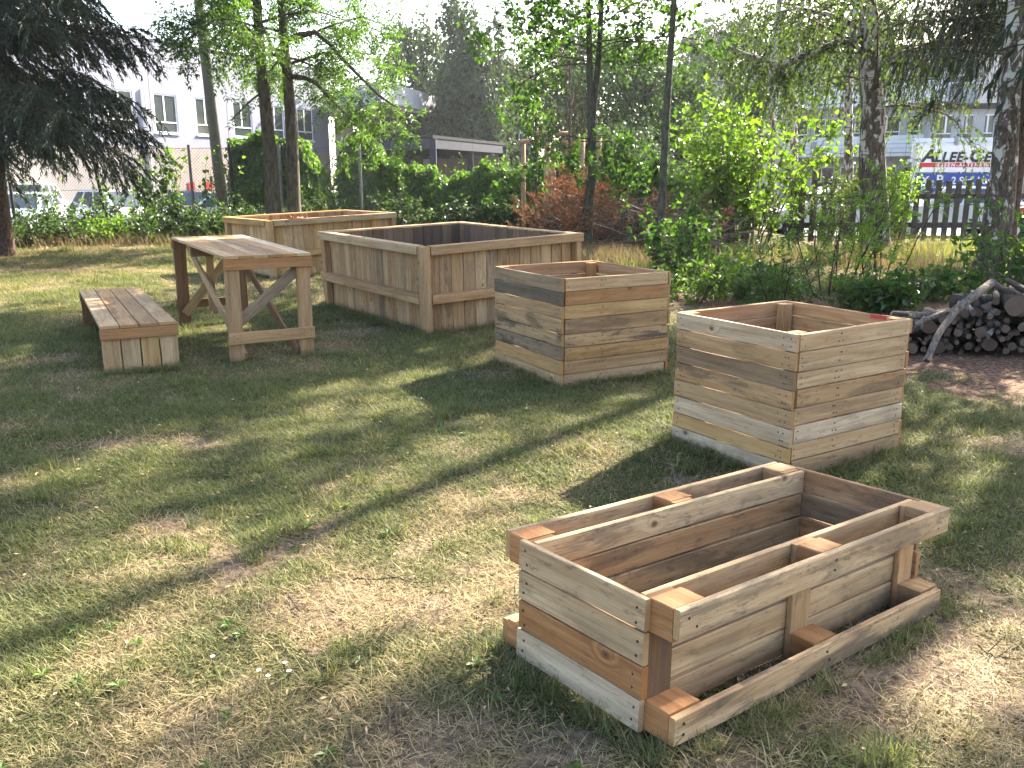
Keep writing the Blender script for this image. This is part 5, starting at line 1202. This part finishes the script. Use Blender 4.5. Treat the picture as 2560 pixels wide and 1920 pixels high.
def tall_grass(name, label, spots, n, H, mt, seed):
    r = np.random.RandomState(seed); P = []; 
    for (px, Y, sx, sy, w_) in spots:
        m_ = int(n * w_); c = gpt(px, Y); P.append(np.stack([c.x + r.normal(0, sx, m_), Y + r.normal(0, sy, m_), np.zeros(m_)], 1))
    P = np.concatenate(P); m_ = len(P); P[:, 2] = gz(P[:, 0], P[:, 1]) - .01; a = r.rand(m_) * 6.28; el = np.clip(r.normal(1.2, .2, m_), .5, 1.55)
    v, f = blades(P, np.stack([np.cos(a) * np.cos(el), np.sin(a) * np.cos(el), np.sin(el)], 1), H * r.uniform(.4, 1.1, m_), r.uniform(.006, .012, m_) * H ** .5 * 1.3, r.uniform(.1, 1.0, m_))
    return tag(mesh(name, v, f, mt, None, False, {'rnd': np.repeat(r.rand(m_), 5)}), label, 'grass', kind='stuff')
tall_grass('tall_grass', 'dry tall grass along the foot of the fence', [(60, 18.6, .8, .5, .2), (180, 19.2, .9, .5, .25), (300, 19.4, 1.0, .5, .25), (420, 19.3, .8, .5, .2), (560, 19.4, .7, .4, .1)], 3000, .34, M['drygrass'], 1)
tall_grass('tall_grass', 'green tall grass along the fence and by the birches', [(380, 19.6, .8, .4, .06), (470, 19.6, .6, .4, .06), (1540, 14.5, .5, .5, .12), (1950, 16, .8, .8, .15), (2390, 15.2, .7, .8, .2), (2320, 17.8, .9, .5, .12), (2100, 15.4, .5, .4, .1), (1620, 13, .4, .5, .08), (2480, 17.6, .6, .5, .1)], 8000, .34, M['tallgrass'], 2)
tall_grass('tall_grass', 'dry grass tussocks round the foot of the birches and brush pile', [(1520, 14.3, .35, .4, .25), (1580, 13.8, .5, .4, .2), (2080, 14.6, .6, .5, .15), (2300, 13.8, .6, .6, .15), (2260, 16, .5, .5, .15)], 5000, .42, M['drygrass'], 3)

# ------------------------------------------------------------------ brush pile
BP = Tree('brush_pile', 'heap of cut branches with rust-brown dead conifer twigs beside the maple', 'brush pile', V3(gpt(1540, 16.8)), 160); r = BP.r
for i in range(200):
    px = r.uniform(1385, 1800); Y = r.uniform(15.6, 17.8); g = gpt(px, Y); hmax = 1.0 - .35 * abs(px - 1560) / 260
    a = r.normal(.1, .6) + (math.pi if r.rand() < .4 else 0); el = r.normal(.12, .22); L = r.uniform(.7, 2.2)
    d = [math.cos(a) * math.cos(el), math.sin(a) * .5 * math.cos(el), math.sin(el)]; p0_ = np.array([g.x, Y, max(.05, r.uniform(0, 1) * hmax)]) - np.array(d) * L * .5; p0_[2] = max(p0_[2], .05)
    c = limb(r, p0_, d, L, 6, .01, .09); BP.wood.append((c, np.linspace(r.uniform(.010, .026), .005, 7)))
    for j in range(4):
        q, d_ = along(c, np.array([r.uniform(.3, 1)])); BP.fine.append((limb(r, q[0], unit(d_[0] + r.normal(0, .7, 3)), r.uniform(.2, .6), 3, 0, .12), np.linspace(.006, .002, 4)))
for i in range(210):
    px = r.choice([r.uniform(1345, 1500), r.uniform(1400, 1790)], p=[.48, .52]); Y = r.uniform(15.7, 17.9); g = gpt(px, Y)
    hm = np.interp(px, [1340, 1400, 1470, 1500, 1560, 1700, 1765], [.5, 1.05, 1.35, .95, .9, .75, .5]); p = np.array([g.x, Y, hm * (1 - .9 * r.rand() ** 1.6)])
    a = r.rand() * 6.28; d = np.array([math.cos(a), math.sin(a) * .6, r.normal(.5, .4)]); c = limb(r, p, unit(d), r.uniform(.3, .6), 4, -.02, .12); BP.fine.append((c, np.linspace(.006, .002, 5)))
    for j in range(5):
        q, d_ = along(c, np.array([r.uniform(.1, 1)])); t = limb(r, q[0], unit(d_[0] + r.normal(0, .5, 3)), .22, 3, 0, .1); P, D_ = along(t, r.uniform(0, 1, 16)); A_ = unit(D_ + r.normal(0, .55, (16, 3)))
        BP.leafs(P, A_, r.normal(0, 1, (16, 3)), r.uniform(.05, .11, 16), r.uniform(.012, .022, 16))
o = BP.build('greytwig', 'dead_needle', 'dead_foliage', 6, bark2='twig', trunkname='cut_branches')
for c in o.children: c['kind'] = 'stuff'

# ------------------------------------------------------------------ log pile
M['cut'] = None
def cut_mat():
    m, t = mat('sawn_log_face'); k = N(t); tc = k.n('TexCoord').outputs['Object']; oi = k.n('ObjectInfo')
    s = k.n('SeparateXYZ', {0: tc}); rad = k.n('VectorMath', {0: k.n('CombineXYZ', {1: s.outputs[1], 2: s.outputs[2]}).outputs[0]}, operation='LENGTH').outputs['Value']
    ring = k.math('SINE', k.math('ADD', k.math('MULTIPLY', rad, 900), k.math('MULTIPLY', k.noise(tc, 18, 4), 6)))
    c = k.mix(k.math('MULTIPLY_ADD', ring, .25, .5), (0.085, 0.054, 0.036), (0.17, 0.115, 0.075)); c = k.mix(k.math('MULTIPLY', k.ss(.4, .7, k.noise(tc, 25, 6)), .7), c, (.09, .065, .05)); c = k.mix(oi.outputs['Random'], c, k.mix(1.0, c, (.5, .46, .45, 1), 'MULTIPLY'))
    k.out(k.n('BsdfPrincipled', {'Base Color': c, 'Roughness': .9}).outputs[0]); return m
M['cut'] = cut_mat(); M['logbark'] = bark_mat('log_bark', (0.03, 0.024, 0.02), (0.10, 0.08, 0.065), 22, None, 1.0, .7); M['logbirch'] = bark_mat('birch_log_bark', (0.08, 0.065, 0.055), (0.30, 0.27, 0.24), 16, None, 1.0, .4)
def log(p, d, L, rad, bark, label, group='logs stacked in the pile', name='log', bend=0.0, seg=4):
    r = random.Random(int(p[0] * 1000) + int(p[2] * 777)); d = Vector(d).normalized(); n = 12
    ph = [r.uniform(.88, 1.1) for _ in range(n)]; V = []; F = []
    for s in range(seg + 1):
        x = -L / 2 + L * s / seg; k = 1 + .06 * r.uniform(-1, 1) - .1 * s / seg; bz = bend * math.sin(math.pi * s / seg)
        for i in range(n): a = 6.28318 * i / n; V.append((x, math.cos(a) * rad * ph[i] * k, math.sin(a) * rad * ph[i] * k + bz))
    for s in range(seg):
        for i in range(n): F.append((s * n + i, s * n + (i + 1) % n, (s + 1) * n + (i + 1) % n, (s + 1) * n + i)[::-1])
    me = bpy.data.meshes.new('log'); me.from_pydata(V, [], F + [tuple(range(n)), tuple(range(seg * n, seg * n + n))[::-1]])
    me.materials.append(M[bark]); me.materials.append(M['cut']); sm = [True] * (seg * n) + [False, False]; me.polygons.foreach_set('use_smooth', sm); me.polygons.foreach_set('material_index', [0] * (seg * n) + [1, 1]); me.update()
    o = link(name, me); o.location = p; q = d.to_track_quat('X', 'Z'); o.rotation_mode = 'QUATERNION'; o.rotation_quaternion = q @ Quaternion((1, 0, 0), r.uniform(0, 6)); return tag(o, label, 'log', group)
rl = random.Random(8)
# the pile's front runs from (3.0,6.9) to (5.4,6.4); logs lie front to back
fx = Vector((.985, -.10, 0)).normalized(); back = Vector((.42, .90, 0)).normalized()
row = 0; z = .06
prof_h = lambda s: 0.24 + 0.30 * min(1, max(0, (s + .05) / 1.0))
s_pos = []
placed = []
tries = 0
while tries < 6000 and len(placed) < 190:
    tries += 1; s = rl.uniform(-.15, 2.6); rad = rl.choice((.018, .022, .026, .032, .038, .045, .055)); zc = rl.uniform(rad, max(rad + .01, prof_h(s)))
    if zc + rad > prof_h(s) + .05: continue
    if any((s - a) ** 2 + (zc - b_) ** 2 < ((rad + c) * .93) ** 2 for a, b_, c in placed): continue
    placed.append((s, zc, rad))
for s, zc, rad in placed:
    bk = 'logbirch' if rl.random() < .25 else 'logbark'; size = 'thin' if rad < .027 else 'medium' if rad < .04 else 'thick'
    lab = '%s %s log end showing in the %s of the log pile' % (size, 'pale birch' if bk == 'logbirch' else 'dark brown', 'left slope' if s < .6 else 'upper part' if zc > .26 else 'bottom rows')
    L = rl.uniform(.45, .8); dj = (back + Vector((rl.uniform(-.28, .28), 0, rl.uniform(-.08, .08)))).normalized(); c = Vector((3.25, 7.05, zc)) + fx * s + dj * (L / 2 + rl.uniform(-.07, .12)) + Vector((0, 0.28 * zc, 0))
    log(c, dj, L, rad, bk, lab, bend=rl.uniform(-.01, .01))
mb = MB()   # logs deep inside the stack, out of reach of the eye
for s_ in np.arange(-.1, 2.7, .17):
    for zc in np.arange(.08, prof_h(s_) - .05, .15):
        c = Vector((3.25, 7.50, zc)) + fx * float(s_) + Vector((0, .28 * zc, 0)); mb.cyl(c - fx * .17, c + fx * .17, .075, .07, 8)
o = mb.build('inner_logs', M['logbark'], None, True); tag(o, 'dark logs deep inside the stacked log pile', 'logs', kind='stuff')
p_, q_ = at(2510, 745, 7.0), at(2560, 720, 7.2)
log(at(2535, 765, 7.05) + back * .25, back, .6, .085, 'logbark', 'thickest log on top of the pile at the right edge', None)
def stick(pts, Ys, r0, r1, label, bark='greytwig', name='branch', cat='branch', group=None):
    c = curve_pts([at(x, y, Y) for (x, y), Y in zip(pts, Ys)], 12); v, f = tubes([(c, np.linspace(r0, r1, 12))], 9); b0 = c[0]; n = len(v); f2 = [f, np.array([list(range(9))]), np.array([list(range(n - 9, n))[::-1]])]
    o = mesh(name, v - b0, f2, M[bark], None, True); o.location = b0; return tag(o, label, cat, group)
stick([(2316, 905), (2345, 838), (2380, 790), (2395, 770)], [6.35, 6.5, 6.7, 6.85], .024, .027, 'forked bare branch leaning on the front of the log pile')
stick([(2372, 790), (2430, 745), (2480, 708)], [6.75, 6.9, 7.15], .032, .034, 'thick bare branch lying slanted on top of the log pile')
stick([(2285, 815), (2330, 795), (2365, 782)], [6.75, 6.8, 6.85], .022, .022, 'split grey branch at the left end of the log pile')
stick([(2268, 794), (2320, 788), (2372, 780)], [7.2, 7.3, 7.4], .028, .03, 'pale straight log at the top left of the pile')

# ------------------------------------------------------------------ small things on the lawn
def twig(label, pts, rr, seed):
    r = np.random.RandomState(seed); c = curve_pts([(x, y, float(gz(x, y)) + .012 + rr) for x, y in pts], 10); c[1:-1] += r.normal(0, .004, (8, 3)); pl = [(c, np.linspace(rr, rr * .4, 10))]
    for j in range(3):
        q, d_ = along(c, np.array([r.uniform(.3, .9)])); pl.append((limb(r, q[0], unit(d_[0] + r.normal(0, .5, 3) * [1, 1, .3]), .06, 3, -.01, .1), np.linspace(rr * .6, rr * .25, 4)))
    v, f = tubes(pl, 5); o = mesh('twig', v - c[0], f, M['twig'], None, True); o.location = c[0]; return tag(o, label, 'twig', 'fallen twigs on the lawn')
def gp(px, py):
    u = -(py - 960) / FPX; cc, ss = math.cos(PITCH), math.sin(PITCH); d = ((px - 1280) / FPX, cc + u * ss, -ss + u * cc); t = -CAM_H / d[2]; return (d[0] * t, d[1] * t)
for i, (lab, pts) in enumerate((('long thin twig on the grass left of the low planter', [(880, 1458), (980, 1460), (1070, 1468)]), ('dark stick lying in the middle of the shaded lawn', [(470, 1198), (530, 1192), (610, 1192)]), ('pale bent twig on dry grass in the sunny strip', [(722, 1500), (735, 1530), (750, 1550)]), ('twig on the lawn at the bottom edge of the picture', [(985, 1800), (988, 1845), (985, 1880)]), ('twig in the grass right of the low planter', [(2440, 1620), (2480, 1650), (2520, 1655)]), ('thin twig lying far left on the shaded lawn', [(450, 1082), (540, 1088)]), ('short twig lower left of the daisies', [(930, 1862), (1010, 1818)]))):
    twig(lab, [gp(*p) for p in pts], .0035, 200 + i)
M['petal'] = plain('daisy_petal', (.75, .75, .72), .6, .03); M['dyel'] = plain('daisy_centre', (.6, .4, .04), .7, .1)
for i, (px, py, lab) in enumerate(((530, 1675, 'white daisy, uppermost of the small group near the bottom'), (668, 1725, 'white daisy in the middle of the small group'), (720, 1712, 'white daisy, rightmost of the small group'), (710, 1690, 'white daisy just above the rightmost one'), (645, 1712, 'white daisy, lowest left of the small group'))):
    x, y = gp(px, py); z = float(gz(x, y)); o = empty('daisy', (x, y, z)); o.scale = (.75, .75, .7); tag(o, lab, 'flower', 'daisies on the lawn')
    MB().cyl((0, 0, 0), (.004, 0, .05), .0012, .001, 5).build('stem', M['g_green'], o); mb = MB()
    for j in range(11):
        a = j * 6.283 / 11; c, s = math.cos(a), math.sin(a); mb.add([(.004 + c * .002, s * .002, .05), (.004 + c * .007 - s * .0022, s * .007 + c * .0022, .051), (.004 + c * .011, s * .011, .052), (.004 + c * .007 + s * .0022, s * .007 - c * .0022, .051)], [(0, 1, 2, 3)])
    mb.build('petals', M['petal'], o); MB().cyl((.004, 0, .049), (.004, 0, .053), .0035, .003, 8).build('flower_centre', M['dyel'], o)
# wood chips on the mulch, fallen leaves on the lawn
r = np.random.RandomState(5); n = 9000; x = r.uniform(1.2, 7.2, n); y = r.uniform(5, 11.3, n); k_ = r.rand(n) < mulch_m(x, y); x, y = x[k_], y[k_]; n = len(x); a = r.rand(n) * 6.28
A_ = np.stack([np.cos(a), np.sin(a), r.normal(0, .15, n)], 1); v, f = leaves(np.stack([x, y, gz(x, y) + .006 + r.rand(n) * .008], 1), A_, r.normal(0, .3, (n, 3)) + [0, 0, 1], r.uniform(.015, .05, n), r.uniform(.005, .014, n), .1)
M['chip'] = leaf_mat('bark_chip', (.06, .035, .022), (.30, .185, .12), .0, .9)
tag(mesh('bark_chips', v, f, M['chip'], None, False, {'rnd': np.repeat(r.rand(n), 4)}), 'reddish bark chips strewn over the bare soil by the log pile', 'bark chips', kind='stuff')
n = 2600; y = r.uniform(1.2, 7, n) ; x = r.uniform(-1, 1, n) * (y * .62 + .5); a = r.rand(n) * 6.28
A_ = np.stack([np.cos(a), np.sin(a), r.normal(0, .2, n)], 1); v, f = leaves(np.stack([x, y, gz(x, y) + .012 + r.rand(n) * .015], 1), A_, r.normal(0, .4, (n, 3)) + [0, 0, 1], r.uniform(.012, .035, n), r.uniform(.003, .012, n), .15)
M['litter'] = leaf_mat('dry_leaf_litter', (.10, .055, .03), (.42, .30, .17), .1, .8)
tag(mesh('leaf_litter', v, f, M['litter'], None, False, {'rnd': np.repeat(r.rand(n), 4)}), 'scattered dry leaf litter in the lawn', 'leaf litter', kind='stuff')

r = np.random.RandomState(15); n = 240; y = 1.3 + 6.5 * r.rand(n) ** 1.2; x = r.uniform(-1, 1, n) * (y * .6 + .4); k_ = vnoise(x + 5, y + 80, .9, 2) > .5; x, y = x[k_], y[k_]; n = len(x)
P = []; A_ = []; L_ = []
for i in range(n):
    m_ = r.randint(5, 9); a = r.rand() * 6.28 + np.arange(m_) * 6.28 / m_ + r.normal(0, .2, m_); P.append(np.tile([x[i], y[i], float(gz(x[i], y[i])) + .012], (m_, 1))); A_.append(np.stack([np.cos(a), np.sin(a), r.uniform(.15, .6, m_)], 1)); L_.append(r.uniform(.015, .036) * r.uniform(.8, 1.2, m_))
P, A_, L_ = np.concatenate(P), np.concatenate(A_), np.concatenate(L_); v, f = leaves(P, A_, np.tile([0, 0, 1.0], (len(P), 1)), L_, L_ * .42, .1, .15)
tag(mesh('lawn_weeds', v, f, M['hop_leaf'], None, False, {'rnd': np.repeat(r.rand(len(P)), 4)}), 'small broad-leaved rosettes growing in the lawn', 'weeds', kind='stuff')

# ------------------------------------------------------------------ summer haze
m, t = mat('haze_air'); k = N(t)
pv = k.n('VolumePrincipled', {'Color': (0.92, 0.95, 1.0, 1), 'Density': 0.0004, 'Anisotropy': 0.2})
k.n('OutputMaterial', {1: pv.outputs[0]})
hz_ = MB().box(-720, 720, -320, 1560, -3.0, 26).build('haze', m)
tag(hz_, 'thin bright summer haze in the air', kind='stuff')
sc.cycles.volume_bounces = 0
